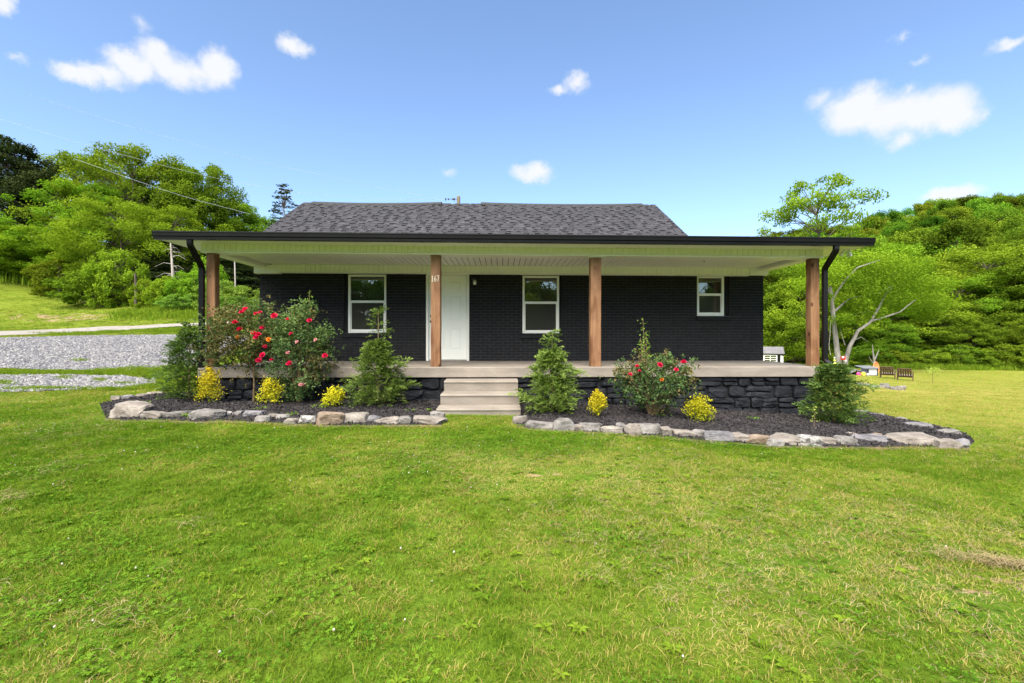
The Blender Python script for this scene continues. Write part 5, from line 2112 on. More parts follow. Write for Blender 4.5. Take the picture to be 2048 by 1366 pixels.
def grey_tree():
    """pale forked trunk with lifted bright crown, standing in the right yard"""
    D = 40.0
    b = at(1681, 744, D)
    b[2] = gz1(b[0], b[1])
    root = ob('grey_trunk_tree', None, None, tuple(b), label='forked pale grey tree with broken top and bright crown right of the porch', cat='tree')

    def P(px, py, dy=0.0):
        return at(px, py, D + dy) - b
    m = MB()
    m.tube([P(1682, 752), P(1679, 735), P(1674, 700), P(1670, 660), P(1666, 625), P(1663, 590), P(1660, 572)], [.32, .23, .20, .18, .155, .12, .09], 10)
    m.tube([P(1688, 745), P(1692, 718, -.1), P(1700, 692, -.3), P(1716, 662, -.6), P(1740, 645, -.9), P(1758, 615, -1.1), P(1770, 590, -1.2), P(1790, 572, -1.3)], [.21, .185, .155, .13, .105, .085, .065, .035], 9)
    m.tube([P(1744, 642, -.9), P(1770, 634, -1.4), P(1800, 624, -1.8), P(1830, 600, -2)], [.10, .075, .05, .03], 7, cap=False)
    m.tube([P(1705, 682, -.3), P(1722, 674, -.1), P(1736, 684, .1)], [.05, .035, .012], 6, cap=False)
    m.tube([P(1690, 690, -.2), P(1684, 672, -.4), P(1680, 655, -.5)], [.045, .03, .012], 6, cap=False)
    m.tube([P(1666, 625), P(1700, 596, .6), P(1740, 592, 1.2), P(1790, 570, 1.6)], [.10, .07, .05, .02], 7, cap=False)
    m.tube([P(1664, 600), P(1690, 560, -.5), P(1715, 535, -1), P(1760, 520, -1.4)], [.10, .07, .05, .02], 7, cap=False)
    m.tube([P(1662, 590), P(1640, 550, .4), P(1620, 520, .8)], [.09, .06, .03], 7, cap=False)
    m.build('trunk', M_greybark, root)
    r = np.random.default_rng(5)
    cl = [(1640, 540, 40), (1665, 545, 34), (1700, 560, 36), (1720, 530, 40), (1760, 525, 44), (1800, 545, 44), (1840, 570, 44), (1870, 600, 38), (1780, 575, 44), (1820, 612, 40), (1740, 590, 38),
          (1700, 610, 30), (1790, 605, 40), (1850, 630, 30), (1610, 530, 34), (1620, 570, 30), (1690, 515, 34), (1740, 556, 40), (1880, 575, 30), (1760, 632, 22), (1690, 636, 20), (1640, 600, 22),
          (1600, 560, 26), (1668, 650, 12), (1830, 540, 30)]
    C, v = [], []
    for (px, py, w) in cl:
        c = P(px + r.uniform(-8, 8), py + r.uniform(-6, 6), r.uniform(-2.4, 2.2))
        rad = w / F * D * 1.1
        n = int(30 * w)
        d = r.normal(size=(n, 3))
        d /= np.linalg.norm(d, axis=1)[:, None]
        off = d * (rad * r.uniform(0, 1, n) ** .45)[:, None] * np.array([1.05, 1.0, .6])
        C.append(c + off)
        v.append(np.clip(r.uniform(.05, .95) + .3 * off[:, 2] / (rad * .6) + r.normal(size=n) * .12, 0, 1))
    C, v = np.concatenate(C), np.concatenate(v)
    V, Q = quads(C, r, .12, .26, .07, .14, up=.9, spread=.6, kite=True)
    leaf_part('crown', V, Q, F_bright, root, v)
    # hanging pale vine
    MB().tube([P(1661, 640, -.4), P(1660, 670, -.4), P(1658, 690, -.4), P(1661, 710, -.4)], .02, 5).build('vine', M_dead, root)
    return D


GD = grey_tree()

# dead forked stump behind the play house
_p = at(1748, 728, 47)
_p[2] = gz1(_p[0], _p[1])
_m = MB()
_m.tube([(0, 0, -.2), (.02, 0, .8), (-.1, 0, 1.7), (-.15, 0, 2.4)], [.1, .09, .06, .02], 7)
_m.tube([(.02, 0, .8), (.3, 0, 1.4), (.5, 0, 1.9)], [.07, .05, .02], 6)
_m.tube([(0, 0, .4), (-.35, 0, .9), (-.5, 0, 1.2)], [.05, .03, .015], 6)
_m.build('dead_sapling', M_dead, None, loc=tuple(_p), label='pale dead forked sapling behind the play hutch', cat='dead tree')

# ------------------------------------------------------------------ yard objects on the right


def yard(px, py, D):
    p = at(px, py, D)
    p[2] = gz1(p[0], p[1])
    return p, D / F


def shed():
    D = 50.0
    p, s = yard(1552, 740, D)
    p[2] = min(p[2], at(1552, 742, D)[2])
    root = ob('garden_shed', None, None, (p[0], p[1], p[2]), rot=(0, 0, R(-24)), label='small white shed with grey metal roof beyond the porch slab', cat='shed')
    zr = at(0, 693.5, D)[2] - p[2]
    ze = at(0, 705, D)[2] - p[2]
    W, Lg = 2.3, 3.4       # gable width (local y), length (local x, to the left)
    x1, x0 = .55, .55 - Lg
    wl = MB()
    wl.box(x0, x1, -W / 2, W / 2, -.6, ze - .02)
    wl.prism([(-W / 2, ze - .02), (W / 2, ze - .02), (0, zr - .08)], x0, x1)
    M_wshed = pbr('shed_white_siding', (.66, .645, .63), (.74, .73, .72), scale=3, rough=.6)
    wl.build('wall', M_wshed, root)
    M_mroof = pbr('shed_metal_roof', (.15, .145, .15), (.20, .19, .195), scale=2, rough=.5, spec=.4)
    oh = .12
    for sgn in (-1, 1):
        r_ = MB()
        ys = sgn * (W / 2 + oh)
        zz = ze - (zr - ze) / (W / 2) * oh
        a, b = (ys, 0) if sgn < 0 else (0, ys)
        za, zb = (zz, zr) if sgn < 0 else (zr, zz)
        r_.prism([(a, za - .04), (b, zb - .04), (b, zb), (a, za)], x0 - .1, x1 + .12)
        rf = r_.build('roof', M_mroof, root)
        k = MB()
        for xx in np.arange(x0, x1 + .1, .23):
            k.prism([(a, za + .0), (b, zb + .0), (b, zb + .035), (a, za + .035)], xx - .02, xx + .02)
        k.build('roof_ribs', M_mroof, rf)
        t = MB()
        t.prism([(a, za - .13), (b, zb - .13), (b, zb - .042), (a, za - .042)], x1 + .04, x1 + .12)
        if sgn < 0:
            t.box(x0 - .1, x1 + .039, ys, ys + .03, zz - .13, zz - .045)
        t.build('rake_trim', M_gut if sgn < 0 else M_trim, rf)
    # window with muntins on the long face
    yf = -W / 2 - .01
    wx0, wx1, wz0, wz1 = x1 - 1.75, x1 - .62, ze - 1.15, ze - .27
    wn_ = MB()
    wn_.box(wx0 - .07, wx1 + .07, yf - .03, yf, wz0 - .07, wz1 + .07)
    w = wn_.build('window', M_trim, root)
    for i in range(2):
        for j in range(4):
            a = wx0 + (wx1 - wx0) * i / 2 + .03
            c = wz0 + (wz1 - wz0) * j / 4 + .03
            MB().box(a, a + (wx1 - wx0) / 2 - .06, yf - .036, yf - .028, c, c + (wz1 - wz0) / 4 - .06).build('pane', M_glass, w)
    MB().box(wx1 + .09, wx1 + .36, yf - .03, yf, wz0 - .05, wz1 + .05).build('shutter', M_gut, root)
    MB().box(x1 - .15, x1 - .0, yf - .07, yf - .002, ze - .28, ze - .16).build('wall_lamp', M_dkmetal, root)
    MB().box(x1 - .07, x1 + .008, yf - .008, yf + .08, -.6, ze - .05).build('corner_trim', M_trim, root)
    # door handle and round ornament on the gable end
    xf = x1 + .012
    MB().box(xf - .01, xf + .03, -.36, -.32, .8, 1.3).build('handle', M_dkmetal, root)
    o = MB()
    o.tube([(xf + .02, .0 + .17 * math.cos(t), zr - 1.55 + .20 * math.sin(t)) for t in np.linspace(0, 6.283, 15)], .025, 5)
    o.tube([(xf + .02, 0, zr - 1.3), (xf + .02, .06, zr - 1.05), (xf + .02, -.0, zr - .85)], .03, 5)
    o.tube([(xf + .02, -.1, zr - 1.6), (xf + .02, .1, zr - 1.45)], .025, 5)
    o.build('ornament', M_dkmetal, root)


shed()


def bird_feeder():
    D = GD - .7
    p = at(1686, 716, D)
    root = ob('bird_feeder', None, None, tuple(p), rot=(0, 0, .3), label='red bird feeder hanging on the grey tree trunk', cat='bird feeder')
    M_fred = pbr('feeder_red', (.45, .02, .02), (.55, .04, .03), rough=.4)
    MB().prism([(-.16, 0), (.16, 0), (0, .16)], -.17, .17).build('roof', M_fred, root)
    MB().box(-.12, .12, -.11, .11, -.16, -.001).build('body', M_fred, root)
    MB().box(-.26, -.05, -.14, -.10, .0, .14).build('gable_panel', M_white, root)
    h = MB()
    h.tube([(.22, 0, -.02), (.22, 0, -.16)], .008, 5)
    h.box(.14, .30, -.08, .08, -.27, -.16)
    h.build('seed_tray', M_white, root)


bird_feeder()


def tier_spinner():
    D = 33.0
    p, s = yard(1669, 742, D)
    zt = at(0, 716, D)[2] - p[2]
    root = ob('garden_spinner', None, None, tuple(p), label='lime and white tiered garden spinner on a pole by the downspout', cat='garden ornament')
    M_lime = pbr('lime_plastic', (.55, .62, .05), (.62, .70, .10), rough=.4)
    MB().tube([(0, 0, -.1), (0, 0, zt)], .018, 6).build('pole', M_white, root)
    for k in range(4):
        z = zt - .22 - k * .22
        r_ = .07 + .06 * k
        MB().lathe([(.01, .17), (r_, .05), (r_ * .95, 0), (.012, .03)], 14, center=(.03 * k, 0, z)).build('tier', M_lime, root, smooth=True)
    MB().lathe([(0, .07), (.05, .04), (.05, -.01), (0, -.03)], 10, center=(0, 0, zt)).build('ball', M_white, root, smooth=True)


tier_spinner()


def hutch():
    D = 35.0
    p, s = yard(1744, 753, D)
    root = ob('play_hutch', None, None, tuple(p), rot=(0, 0, R(-6)), label='low black-framed play hutch with grey lid and box in the yard', cat='hutch')
    M_lid = pbr('hutch_grey_lid', (.13, .135, .15), (.19, .195, .21), rough=.6)
    M_panel = pbr('hutch_pale_panel', (.33, .33, .36), (.40, .40, .43), rough=.6)
    M_blk = M_gut
    u = s

    def X(px):
        return (px - 1744) * u
    zt = (753 - 740) * u
    zb = 0
    # box cabinet on the right
    MB().box(X(1729), X(1746), -.5, .35, 0, (753 - 739) * u).build('cabinet', M_panel, root)
    f = MB()
    for x in (X(1728.5), X(1746)):
        f.box(x - .03, x + .03, -.53, -.47, 0, (753 - 738.5) * u)
    f.box(X(1728.5), X(1746), -.53, -.47, -.0, .05)
    f.build('cabinet_frame', M_blk, root)
    MB().prism([(-.6, .53), (.5, .66), (.5, .70), (-.6, .57)], X(1719), X(1746) + .06).build('lid', M_lid, root)
    # low gabled run on the left
    ap = X(1708)
    w = MB()
    zr = (753 - 741) * u
    zo = .18
    for a, b in ((X(1697), ap), (ap, X(1728))):
        za, zc = (zo, zr) if a < ap else (zr, .26)
        w.raw([(a, -.45, za), (b, -.45, zc), (b, .45, zc), (a, .45, za), (a, -.45, za - .05), (b, -.45, zc - .05), (b, .45, zc - .05), (a, .45, za - .05)],
              [(0, 1, 2, 3), (7, 6, 5, 4), (0, 4, 5, 1), (2, 6, 7, 3), (1, 5, 6, 2), (0, 3, 7, 4)], m=0)
    w.build('run_roof', M_lid, root)
    g = MB()
    for x, zz in ((X(1697.5), zo), (ap, zr), (X(1727), .28)):
        g.box(x - .03, x + .03, -.45, -.39, 0, zz - .05)
        g.box(x - .03, x + .03, .39, .45, 0, zz - .05)
    g.build('run_frame', M_blk, root)
    MB().box(X(1698), X(1728), -.38, .38, .005, .03).build('run_floor', M_white, root)
    MB().box(X(1698), X(1728), .36, .385, .03, .2).build('run_back', M_blk, root)

    def wheel(px, dia, mat, name, label, py=747.5):
        q = MB()
        rr_ = dia * u / 2
        q.lathe([(rr_ * .28, -.06), (rr_ * .8, -.07), (rr_, -.04), (rr_, .04), (rr_ * .8, .07), (rr_ * .28, .06), (rr_ * .28, -.06)], 18)
        V, Q, T, _ = q.arrays()
        V = np.stack([V[:, 0], V[:, 2], V[:, 1]], 1)
        xx = X(px)
        o = ob(name, mesh_np(name, V, Q[:, ::-1], T, [mat], smooth=True), None, label=label, cat='toy')
        ca, sa = math.cos(R(-6)), math.sin(R(-6))
        o.location = (p[0] + xx * ca + .62 * sa, p[1] + xx * sa - .62 * ca, p[2] + rr_ + .005)
        o.rotation_euler = (R(-8), 0, R(-6))
    M_pinkp = pbr('pink_plastic', (.75, .06, .22), (.8, .09, .28), rough=.4)
    M_yel = pbr('yellow_plastic', (.75, .52, .04), (.8, .6, .08), rough=.4)
    wheel(1709, 7, M_pinkp, 'toy_wheel', 'pink round toy leaning on the play hutch')
    wheel(1718, 7.5, M_yel, 'toy_wheel', 'yellow round toy leaning on the play hutch')
    wheel(1726, 5.5, M_panel, 'toy_wheel', 'pale round toy next to the yellow one')
    # orange pop-up disc and orange pot
    M_or = pbr('orange_fabric', (.72, .22, .09), (.80, .32, .14), rough=.7)
    q, _ = yard(1752, 751, D + .3)
    d = MB()
    d.tube([(.36 * math.cos(t), 0, .50 + .50 * math.sin(t)) for t in np.linspace(0, 6.283, 25)], .025, 6)
    dd = d.build('popup_goal', M_or, None, loc=tuple(q), rot=(0, 0, .4), label='orange round pop-up play disc beside the hutch', cat='toy')
    e = MB()
    t = np.linspace(0, 6.283, 25)[:-1]
    V = [(.35 * math.cos(a), .12 * (0), .50 + .49 * math.sin(a)) for a in t] + [(.18 * math.cos(a), .1, .50 + .25 * math.sin(a)) for a in t] + [(0, .13, .5)]
    Q = [(i, (i + 1) % 24, 24 + (i + 1) % 24, 24 + i) for i in range(24)]
    T = [(24 + i, 24 + (i + 1) % 24, 48) for i in range(24)]
    e.raw(V, Q, T)
    e.build('net', M_or, dd)
    q, _ = yard(1686, 745, D + 2)
    MB().lathe([(0, 0), (.14, 0), (.19, .3), (.21, .3), (.21, .36), (.18, .36), (.15, .1), (0, .1)], 14).build('flower_pot', M_or, None, smooth=True, loc=tuple(q),
                                                                                                       label='orange pot at the foot of the grey tree', cat='pot')


hutch()


def lawn_chair(px, py, D, label, rz):
    p, s = yard(px, py, D)
    root = ob('lawn_chair', None, None, tuple(p), rot=(0, 0, rz), label=label, cat='chair', group='slatted lawn chairs facing away', scale=(.9, .9, .9))
    M_wood = pbr('weathered_brown_wood', (.085, .045, .032), (.15, .085, .06), scale=8, rough=.8, stretch=(1, 1, .2))
    M_cush = pbr('pale_cushion', (.52, .50, .50), (.62, .60, .60), rough=.8)
    # seen from behind: reclined slatted back towards the viewer, seat beyond
    for k in range(6):
        x = -.36 + k * .13
        o = MB().box(x, x + .11, -.02, .015, 0, .82).build('back_slat', M_wood, root)
        o.location = (0, -.28, .24)
        o.rotation_euler = (R(38), 0, 0)
    b = MB()
    b.box(-.40, .44, -.045, -.021, .12, .18)
    b.box(-.40, .44, -.045, -.021, .62, .68)
    o = b.build('back_rail', M_wood, root)
    o.location = (0, -.28, .24)
    o.rotation_euler = (R(38), 0, 0)
    MB().cbox(-.36, .40, -.27, .42, .30, .40, .03).build('cushion', M_cush, root)
    MB().box(-.38, .42, -.27, .44, .25, .295).build('seat', M_wood, root)
    for x in (-.41, .43):
        MB().box(x, x + .05, .40, .46, 0, .56).build('leg', M_wood, root)
        MB().box(x, x + .05, -.30, -.24, 0, .5).build('leg', M_wood, root)
        MB().box(x - .03, x + .08, -.42, .5, .562, .595).build('armrest', M_wood, root)


lawn_chair(1774, 760, 31.5, 'brown slatted lawn chair nearer the play hutch', R(-42))
lawn_chair(1809, 763, 30.0, 'brown slatted lawn chair farther right on the lawn', R(-42))

# sapling in the lawn
_p, _s = yard(1865, 766, 27)
_root = ob('lawn_sapling', None, None, tuple(_p), label='small leafy sapling standing alone in the right lawn', cat='sapling')
MB().tube([(0, 0, -.1), (.01, 0, .4), (0, 0, .75)], [.014, .011, .008], 6).build('stem', M_cane, _root)
_r = np.random.default_rng(9)
_C = _r.normal(size=(240, 3)) * np.array([.19, .17, .11]) + np.array([0.06, 0, .72])
_V, _Q = quads(_C, _r, .06, .11, .03, .05, up=.8, spread=.6, kite=True)
leaf_part('leaves', _V, _Q, F_pale, _root, _r.uniform(.3, 1, 240))

# row of pale stones across the yard
ROW = [(1722, 771, 14, 5), (1733, 772, 11, 5), (1742, 773.5, 10, 4), (1752, 775, 12, 4), (1764, 776, 12, 5), (1773, 775, 14, 7), (1783, 778, 10, 4), (1793, 780, 12, 6), (1803, 781, 14, 8)]
for k, (px, py, w, h) in enumerate(ROW):
    q = hit(px, py)
    s = q[1] / F
    me = rock_mesh('yard_stone', w * s, .35, h * s * 1.4, 500 + k, M_rock[k % 2], n=6, facets=7)
    ob('yard_stone', me, None, (q[0], q[1] + .1, q[2] + h * s * .4), rot=(0, 0, .2 * k), label=f'pale stone in the row across the right lawn, {ORD[k]} from the left', cat='stone', group='stones in a row on the right lawn')

# utility pole with bracket, wires


def pole():
    D = 36.0
    x = (917 - 1024) / F * D
    zb = gz1(x, D)
    zt = at(0, 392.5, D)[2]
    root = ob('utility_pole', None, None, (x, D, zb), label='wooden utility pole top showing above the roof ridge', cat='pole')
    M_pole = pbr('weathered_pole', (.125, .10, .075), (.19, .155, .12), scale=5, rough=.9, stretch=(1, 1, .15), bump=.5)
    h = zt - zb
    MB().tube([(0, 0, -.5), (0, 0, h * .5), (0, 0, h - .05), (0, 0, h)], [.17, .15, .135, .11], 12).build('post', M_pole, root)
    za = at(0, 398.5, D)[2] - zb
    a = MB()
    a.tube([(-.1, -.05, za), (-1.0, -.05, za)], .02, 6)
    a.build('arm', M_dkmetal, root)
    for xx, w in ((-.3, .07), (-.42, .07), (-.75, .05), (-.98, .06)):
        MB().lathe([(0, -.09), (w * .6, -.08), (w, -.02), (w * .5, 0), (w, .02), (w * .6, .06), (0, .07)], 10, center=(xx, -.05, za)).build('insulator', M_dkmetal, root, smooth=True)
    MB().tube([(-.30, -.05, za - .07), (-.33, -.05, za - .3)], .012, 5).build('jumper_wire', M_dkmetal, root)
    MB().tube([(-.98, -.05, za - .07), (-.97, -.05, za - .2)], .012, 5).build('jumper_wire', M_dkmetal, root)
    return D


PD = pole()


def wire(name, pts, label, rad):
    P = np.array([at(px, py, D) for px, py, D in pts])
    k = np.linspace(0, len(P) - 1, 24)
    Q = np.stack([np.interp(k, range(len(P)), P[:, i]) for i in range(3)], 1)
    o = MB().tube(Q, rad, 5).build(name, M_wire, None, label=label, cat='wire')
    o['group'] = 'overhead wires at the left'


M_wire = pbr('aluminium_wire', (.30, .33, .38), (.36, .39, .44), rough=.5)
wire('overhead_wire', [(889, 398.5, PD), (760, 376, 35), (642, 350, 34), (506, 320, 33), (355, 280, 31.5), (239, 247, 30.5), (60, 190, 29)], 'upper overhead wire crossing the left sky', .0075)
wire('overhead_wire', [(892, 398.5, PD), (760, 400, 35), (581, 384, 34), (444, 359, 33), (330, 332, 32), (205, 299, 31), (120, 275, 30.5), (-40, 225, 29.5)], 'lower overhead wire crossing the left sky', .0075)
wire('service_wire', [(500, 428, 38), (386, 398, 37), (318, 377, 36.5), (246, 352, 36), (150, 318, 35.5)], 'pale wire running in front of the left wood', .010)

# ------------------------------------------------------------------ grass and other ground cover


def hidden_collection(name, objs):
    c = bpy.data.collections.new(name)
    for o in objs:
        c.objects.link(o)
    return c


def scatter(name, P, rot, scl, tint, idx, sources, label):
    me = bpy.data.meshes.new(name)
    me.vertices.add(len(P))
    me.vertices.foreach_set('co', np.asarray(P, np.float32).ravel())
    for nm, ty, key, arr in (('rot', 'FLOAT_VECTOR', 'vector', rot), ('scl', 'FLOAT_VECTOR', 'vector', scl), ('tint', 'FLOAT', 'value', tint), ('pick', 'INT', 'value', idx)):
        a = me.attributes.new(nm, ty, 'POINT')
        a.data.foreach_set(key, np.asarray(arr, np.int32 if ty == 'INT' else np.float32).ravel())
    o = ob(name, me, kind='stuff', label=label)
    ng = bpy.data.node_groups.new(name, 'GeometryNodeTree')
    ng.interface.new_socket('Geometry', in_out='INPUT', socket_type='NodeSocketGeometry')
    ng.interface.new_socket('Geometry', in_out='OUTPUT', socket_type='NodeSocketGeometry')
    N, L = ng.nodes.new, ng.links.new
    gi, go = N('NodeGroupInput'), N('NodeGroupOutput')
    ci = N('GeometryNodeCollectionInfo')
    ci.inputs['Collection'].default_value = hidden_collection(name + '_source', sources)
    ci.inputs['Separate Children'].default_value = True
    ci.inputs['Reset Children'].default_value = True
    ip = N('GeometryNodeInstanceOnPoints')
    ip.inputs['Pick Instance'].default_value = True

    def na(nm, ty):
        n = N('GeometryNodeInputNamedAttribute')
        n.data_type = ty
        n.inputs['Name'].default_value = nm
        return n.outputs['Attribute']
    L(gi.outputs[0], ip.inputs['Points'])
    L(ci.outputs[0], ip.inputs['Instance'])
    L(na('pick', 'INT'), ip.inputs['Instance Index'])
    L(na('rot', 'FLOAT_VECTOR'), ip.inputs['Rotation'])
    L(na('scl', 'FLOAT_VECTOR'), ip.inputs['Scale'])
    L(ip.outputs[0], go.inputs[0])
    md = o.modifiers.new('scatter', 'NODES')
    md.node_group = ng
    return o


def tuft(name, seed, n, h0, h1, rad, w, mat, lean=.5):
    r = np.random.default_rng(seed)
    V, Q, T = [], [], []
    for i in range(n):
        a = r.uniform(0, 6.283)
        b = np.array([math.cos(a), math.sin(a), 0]) * rad * math.sqrt(r.uniform(0, 1))
        h = r.uniform(h0, h1)
        d = np.array([math.cos(a + r.normal() * .8), math.sin(a + r.normal() * .8), 0])
        l = lean * r.uniform(.2, 1.3) * h
        f = r.uniform(0, 6.283)
        s = np.array([math.cos(f), math.sin(f), 0]) * w * r.uniform(.7, 1.2) / 2
        m = b + d * l * .35 + np.array([0, 0, h * .62])
        t = b + d * l * 1.1 + np.array([0, 0, h * r.uniform(.75, 1.0)])
        k = len(V)
        V += [b - s, b + s, m + s * .8, m - s * .8, t]
        Q.append((k, k + 1, k + 2, k + 3))
        T.append((k + 3, k + 2, k + 4))
    return bpy.data.objects.new(name, mesh_np(name, np.array(V), np.array(Q), np.array(T), [mat]))


def clover_tuft(name, seed, mat):
    r = np.random.default_rng(seed)
    V, Q = [], []
    for i in range(14):
        c = np.array([r.normal() * .04, r.normal() * .04, r.uniform(.012, .030)])
        a0 = r.uniform(0, 6.28)
        tz = r.normal(size=2) * .25
        for j in range(3):
            a = a0 + j * 2.094
            d = np.array([math.cos(a), math.sin(a), 0])
            s = np.array([-math.sin(a), math.cos(a), 0])
            L_ = r.uniform(.006, .010)
            k = len(V)
            pts = [c, c + d * L_ * .6 + s * L_ * .5, c + d * L_ * 1.1, c + d * L_ * .6 - s * L_ * .5]
            for p in pts:
                p = p + np.array([0, 0, (p - c)[0] * tz[0] + (p - c)[1] * tz[1]])
                V.append(p)
            Q.append((k, k + 1, k + 2, k + 3))
    return bpy.data.objects.new(name, mesh_np(name, np.array(V), np.array(Q), None, [mat]))


def straw_bit(name, seed, mat):
    r = np.random.default_rng(seed)
    m = MB()
    for i in range(4):
        a = r.normal() * .5
        l = r.uniform(.025, .09)
        c = np.array([r.normal() * .03, r.normal() * .03, r.uniform(.015, .045)])
        d = np.array([math.cos(a), math.sin(a), r.normal() * .12])
        e = np.array([-math.sin(a), math.cos(a), 0]) * .0011
        b, t = c - d * l / 2, c + d * l / 2
        mid = c + np.array([r.normal() * .01, r.normal() * .01, .008])
        m.raw([b - e, b + e, mid + e, mid - e, t + e, t - e], [(0, 1, 2, 3), (3, 2, 4, 5)])
    return bpy.data.objects.new(name, m.mesh(name, mat))


def lawn_points(r, dens, d0, d1, xlim=1.28, p=1.6):
    """points in the ground area the camera side of the yard; denser close by"""
    out = []
    edges = np.geomspace(d0, d1, 26)
    for a, b in zip(edges[:-1], edges[1:]):
        m = (a + b) / 2
        de = dens * min(1, (5.5 / m) ** p)
        w = 2 * xlim * m + 5.0
        n = int(de * w * (b - a))
        y = r.uniform(a, b, n)
        x = r.uniform(-w / 2, w / 2, n)
        out.append(np.c_[x, y])
    P = np.concatenate(out)
    k = ~in_poly(P[:, 0], P[:, 1], BED_L) & ~in_poly(P[:, 0], P[:, 1], BED_R)
    c, s = cth, sth
    lx = P[:, 0] * c + (P[:, 1] - DF) * s
    ly = -P[:, 0] * s + (P[:, 1] - DF) * c
    k &= ~((lx > SX0 - .05) & (lx < SX1 + .05) & (ly > -.05) & (ly < HB)) & ~((lx > -1.3) & (lx < .15) & (ly > -1.36) & (ly < 0))
    edge = np.minimum(poly_dist(P[:, 0], P[:, 1], BED_L), poly_dist(P[:, 0], P[:, 1], BED_R))
    k &= edge > r.uniform(.0, .12, len(P)) * (r.uniform(0, 1, len(P)) < .75)
    for q in GRAVEL_POLYS:
        k &= ~in_poly(P[:, 0], P[:, 1], q)
    return P[k]


def fbm(P, seed, f):
    p3 = np.c_[P, np.zeros(len(P))]
    return (vnoise(p3, seed, f) + .6 * vnoise(p3, seed + 1, f * 2.2) + .4 * vnoise(p3, seed + 2, f * 4.7)) / .9


def build_grass():
    r = np.random.default_rng(123)
    P = lawn_points(r, 900, .9, 46)
    dist = P[:, 1]
    dry = fbm(P, 11, 1.1) + .5 * fbm(P, 31, 3.2)
    # the middle of the front lawn and the near right corner are the most worn
    dry += .9 * np.exp(-((P[:, 0] - .4) / 1.6) ** 2 - ((P[:, 1] - 4.4) / .9) ** 2) + .5 * np.exp(-((P[:, 0] - 2.4) / 1.6) ** 2 - ((P[:, 1] - 2.6) / 1.0) ** 2)
    lush = np.exp(-((P[:, 1] - 6.0) / .9) ** 2)
    dry += .12 + .35 * fbm(P, 91, 7.0)
    dry -= .8 * lush
    # thin the worn spots
    keep = r.uniform(0, 1, len(P)) > np.clip((dry - .45) * .6, 0, .8)
    P, dist, dry = P[keep], dist[keep], dry[keep]
    n = len(P)
    z = gz(P[:, 0], P[:, 1])
    isdry = r.uniform(0, 1, n) < np.clip(.24 + .42 * (dry - .1), .06, .85)
    src = [tuft(f'tuft_{i:02d}', 200 + i, 13, .018, .052, .045, .0036, F_grass, .8) for i in range(4)] + \
          [tuft(f'tuft_{4 + i:02d}', 210 + i, 13, .018, .050, .048, .0038, F_grassdry, 1.1) for i in range(2)]
    idx = np.where(isdry, 4 + r.integers(0, 2, n), r.integers(0, 4, n))
    s = r.uniform(.7, 1.25, n) * np.clip(.95 + dist * .022, 1, 1.7)
    hs = r.uniform(.4, 1.0, n) * (.95 - .3 * np.clip(dry, -.4, 1))
    scl = np.c_[s * np.clip(dist / 6, 1, 2.2), s * np.clip(dist / 6, 1, 2.2), s * hs]
    rot = np.c_[r.normal(size=n) * .12, r.normal(size=n) * .12, r.uniform(0, 6.28, n)]
    tint = np.clip(.52 + .34 * dry + .30 * fbm(P, 51, 6.0) + r.normal(size=n) * .22, 0, 1.1)
    pale = np.clip((P[:, 0] - 2.5) / 9, 0, 1) * np.clip((P[:, 1] - 2) / 6, 0, 1)
    tint = tint + pale * .5
    idx = np.where((pale > r.uniform(0, 1.6, n)) & (idx < 4), 4 + r.integers(0, 2, n), idx)
    scl *= (1 - .35 * pale)[:, None]
    scatter('grass', np.c_[P, z], rot, scl, tint, idx, src, 'mown green lawn grass with yellowed patches')
    print('grass', n)
    # clover
    P = lawn_points(r, 300, 1.1, 9)
    c = fbm(P, 71, 1.6)
    P = P[c + r.normal(size=len(P)) * .4 > .30]
    n = len(P)
    s = r.uniform(.8, 1.35, n)
    scatter('clover', np.c_[P, gz(P[:, 0], P[:, 1])], np.c_[np.zeros(n), np.zeros(n), r.uniform(0, 6.28, n)], np.c_[s, s, s], r.uniform(0, 1, n), r.integers(0, 3, n),
            [clover_tuft(f'clover_{i}', 300 + i, F_clover) for i in range(3)], 'clover patches in the front lawn')
    # dry clippings
    P = lawn_points(r, 190, 1.1, 10)
    c = fbm(P, 81, 1.3) + .8 * np.exp(-((P[:, 0] - 3) / 2) ** 2 - ((P[:, 1] - 3) / 1.2) ** 2)
    P = P[c + r.normal(size=len(P)) * .3 > .35]
    # a heap of mown hay at the right edge
    hp = hit(2015, 1140)
    H = np.c_[hp[0] + r.normal(size=260) * .15, hp[1] + r.normal(size=260) * .03]
    H[:, 1] -= (H[:, 0] - hp[0]) * .3
    zz = np.concatenate([gz(P[:, 0], P[:, 1]), gz(H[:, 0], H[:, 1]) + r.uniform(0, .03, 260)])
    for (px, py, m_) in ((385, 1055, 14), (1190, 1165, 14), (240, 1250, 14), (25, 1005, 22), (1790, 1010, 10)):
        q = hit(px, py)
        h2 = np.c_[q[0] + r.normal(size=m_) * .08, q[1] + r.normal(size=m_) * .05]
        H = np.concatenate([H, h2])
        zz = np.concatenate([zz, gz(h2[:, 0], h2[:, 1]) + r.uniform(0, .02, m_)])
    P = np.concatenate([P, H])
    n = len(P)
    s = r.uniform(.5, 1.05, n)
    scatter('dry_clippings', np.c_[P, zz], np.c_[r.normal(size=n) * .15, r.normal(size=n) * .15, r.normal(size=n) * .7 + .3], np.c_[s, s, s], r.uniform(0, 1, n), r.integers(0, 4, n),
            [straw_bit(f'straw_{i}', 400 + i, F_straw) for i in range(4)], 'dry hay clippings lying on the lawn')
    # white clover heads
    P = lawn_points(r, 16, 1.4, 11, p=.8)
    c = fbm(P, 71, 1.6)
    P = P[(c + r.normal(size=len(P)) * .3 > .25)]
    n = len(P)
    m = MB()
    m.lathe([(0, .038), (.004, .036), (.0062, .032), (.0055, .027), (0, .024)], 8)
    m.tube([(0, 0, 0), (0, 0, .032)], .001, 4, m=1)
